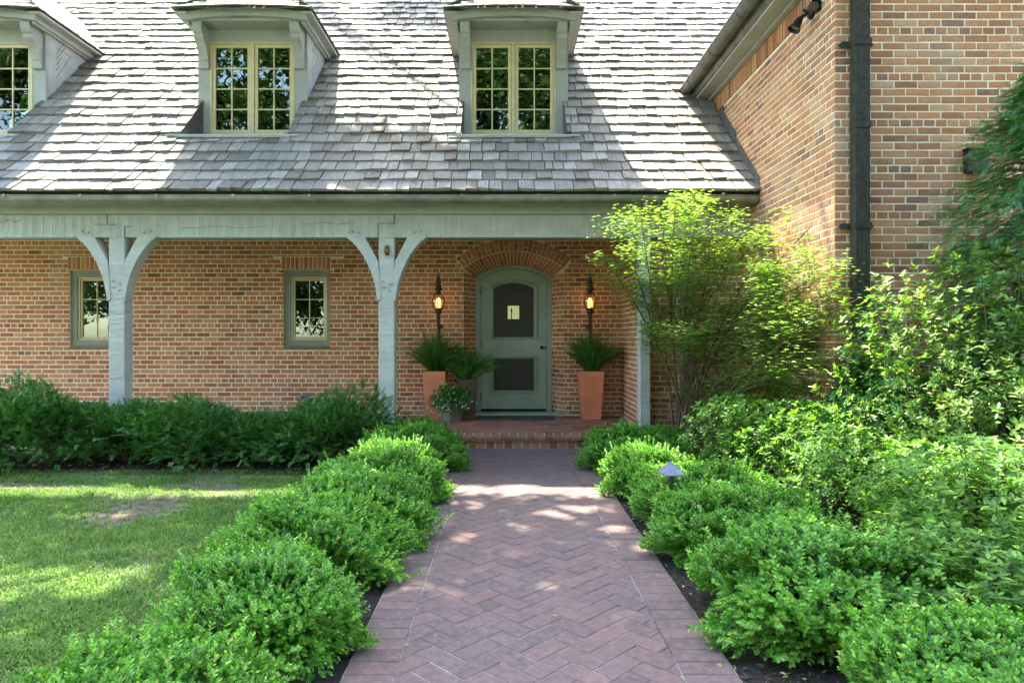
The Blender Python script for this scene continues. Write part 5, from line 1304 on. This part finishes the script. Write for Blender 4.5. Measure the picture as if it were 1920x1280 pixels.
def shade_tree(name, trunk, hgt_, seed, region, zr, n, label, leafL=.15):
    r = np.random.default_rng(seed); e = empty(name, (trunk[0], trunk[1], 0), label, 'tree', 'tall shade trees around the house')
    x0, x1, y0, y1 = region; lb = LB()
    nc = 240; C = np.stack([r.uniform(x0, x1, nc), r.uniform(y0, y1, nc), r.uniform(zr[0], zr[1], nc)], 1)
    P = C[r.integers(0, nc, n)]+r.normal(size=(n, 3))*np.array([.42, .42, .28])
    keep = np.ones(n, bool)
    for (tx, ty, tz, rx, ry) in LIT:
        h = P[:, 2]-tz; gx = P[:, 0]-SL[0]*h-tx; gy_ = P[:, 1]-SL[1]*h-ty
        wob = 1+.35*np.sin(gx*9+tx*3)+.3*np.sin(gy_*13+ty*5); keep &= ((gx/rx)**2+(gy_/ry)**2) > wob
    # do not darken the lit roof nor enter the picture
    d0 = P[:, 1]-SL[1]*(P[:, 2]-3.2); keep &= d0 < 7.25
    vis = (np.abs(P[:, 0]) < .80*P[:, 1]+.3)&((P[:, 2]-H) < .53*P[:, 1]+.4)&(P[:, 1] > 0); keep &= ~vis
    P = P[keep]; n = len(P); P = P-np.array([trunk[0], trunk[1], 0])
    lb.add(leafarr(P, r.normal(size=(n, 3))*np.array([1, 1, .4]), np.array([0, 0, 1])+r.normal(size=(n, 3))*.45, leafL*r.uniform(.6, 1.2, n), leafL*.75*r.uniform(.7, 1.1, n)))
    lb.build('crown', 'canopy', e); mb = MB()
    mb.tube([(0,0,0),(.05,.1,hgt_*.4),(.0,.3,hgt_*.8),(.1,.4,hgt_)], [.30,.24,.16,.06], 12)
    rr = random.Random(seed)
    for k in range(14):
        c = C[rr.randrange(nc)]-np.array([trunk[0], trunk[1], 0]); mb.tube([(0,.2,hgt_*.6),tuple(c*np.array([.5,.5,1])+np.array([0,0,-.4])),tuple(c)], [.12,.07,.02], 6, False)
    mb.build('trunk', 'bark', e)
shade_tree('shade_tree', (-8.6, 4.2), 8.5, 81, (-8.6, .0, 5.2, 10.8), (7.6, 10.0), 36000, 'tall unseen tree left of the picture, crown shaped to shade the lawn')
shade_tree('shade_tree', (8.9, 3.2), 8.5, 82, (-.8, 4.6, 5.2, 10.8), (7.6, 10.0), 24000, 'tall unseen tree right of the picture, crown shaped to shade the bed')
# unseen leaf clusters placed so their shadow falls on chosen roof patches
def roof_shade():
    r = np.random.default_rng(90); T = []
    for (tx, td, rx, rd, n) in ((-1.75, 8.15, .55, .35, 572), (-1.0, 8.0, .45, .30, 440), (-.35, 7.9, .35, .2, 198), (-2.1, 8.4, .3, .2, 110), (-1.45, 11.45, .5, .22, 572), (-.9, 11.6, .3, .2, 90), (1.0, 7.75, .4, .1, 20)):
        q = r.normal(size=(n, 2))*.6; x = tx+q[:, 0]*rx; d = td+q[:, 1]*rd; z = np.interp(d, PT[:, 1], PT[:, 2]); h = 12.2-z+r.normal(size=n)*.3
        T.append(np.stack([x, d, z], 1)+SL*h[:, None])
    P = np.concatenate(T); tr = np.array([-9.5, 16.5, 0]); e = empty('shade_tree', tuple(tr), 'tall unseen tree behind the house, leaf clusters placed to shade the roof', 'tree', 'tall shade trees around the house')
    n = len(P); lb = LB(); lb.add(leafarr(P-tr, r.normal(size=(n, 3))*np.array([1, 1, .4]), np.array([0, 0, 1])+r.normal(size=(n, 3))*.4, .17, .13))
    C = dirs(r, 7000, -.6)*np.array([2.6, 2.6, 2.2])*r.uniform(.5, 1, 7000)[:, None]+np.array([-1.5, 2, 11.0]); lb.add(leafarr(C, r.normal(size=(7000, 3)), r.normal(size=(7000, 3)), .17, .13))
    lb.build('crown', 'canopy', e); mb = MB(); mb.tube([(0,0,0),(0,0,5),(-.3,.5,10)], [.35,.28,.14], 12)
    for q in ((-1.9, 12.6, 11.9), (-1.0, 12.4, 12.3), (-1.9, 14.4, 12.2)): mb.tube([(0,0,7),tuple((np.array(q)-tr)*np.array([.5,.5,.9])),tuple(np.array(q)-tr)], [.14,.08,.012], 7, False)
    mb.build('trunk', 'bark', e)
roof_shade()
# trees behind the camera: they show in the panes; far shrubbery added to cover bright sky there
def back_tree(seed, x, y, hgt_, rad, n, label):
    r = np.random.default_rng(seed); e = empty('garden_tree', (x, y, 0), label, 'tree', 'trees across the front garden'); lb = LB()
    nc = 130; d = dirs(r, nc, -.7); C = np.array([0, 0, hgt_*.58])+d*np.array([rad, rad, hgt_*.45])*r.uniform(.35, 1, nc)[:, None]
    P = C[r.integers(0, nc, n)]+r.normal(size=(n, 3))*.38; P = P[P[:, 2] > .3]; n = len(P)
    lb.add(leafarr(P, r.normal(size=(n, 3)), np.array([0, 0, 1])+r.normal(size=(n, 3))*.6, .25, .19, LEAF4)); lb.build('crown', 'backleaf', e)
    mb = MB(); mb.tube([(0,0,0),(0,.1,hgt_*.4),(.1,0,hgt_*.85)], [.28,.2,.06], 10)
    for k in range(8): c = C[k]; mb.tube([(0,0,hgt_*.35),tuple(c*.6+np.array([0,0,hgt_*.1])),tuple(c)], [.09,.05,.015], 5, False)
    mb.build('trunk', 'bark', e)
for i, (x, y, h_, rd) in enumerate([(-15,-9,17,5.5),(-7,-12,19,5.5),(1.0,-10,17,4.6),(8,-12,19,5.5),(15,-8,17,5.5),(-3.2,-6.5,4.6,2.2),(3.5,-7.5,5.0,2.4),(-14,-16,7,6),(-6,-17,7,6),(2,-17,7,6),(10,-17,7,6),(-20,-14,8,6),(-28,-16,8,7)]):
    back_tree(100+i, x, y, h_, rd, 30000 if i < 7 else 9000, (['broad tree behind the camera on the far left', 'tall tree behind the camera left of the path', 'mid-height tree behind the camera facing the door', 'tall tree behind the camera right of the path', 'broad tree behind the camera on the far right', 'round sunlit shrub behind the camera on the left', 'round sunlit shrub behind the camera on the right']+['shrubbery added behind the camera to cover low sky in the panes']*6)[i])
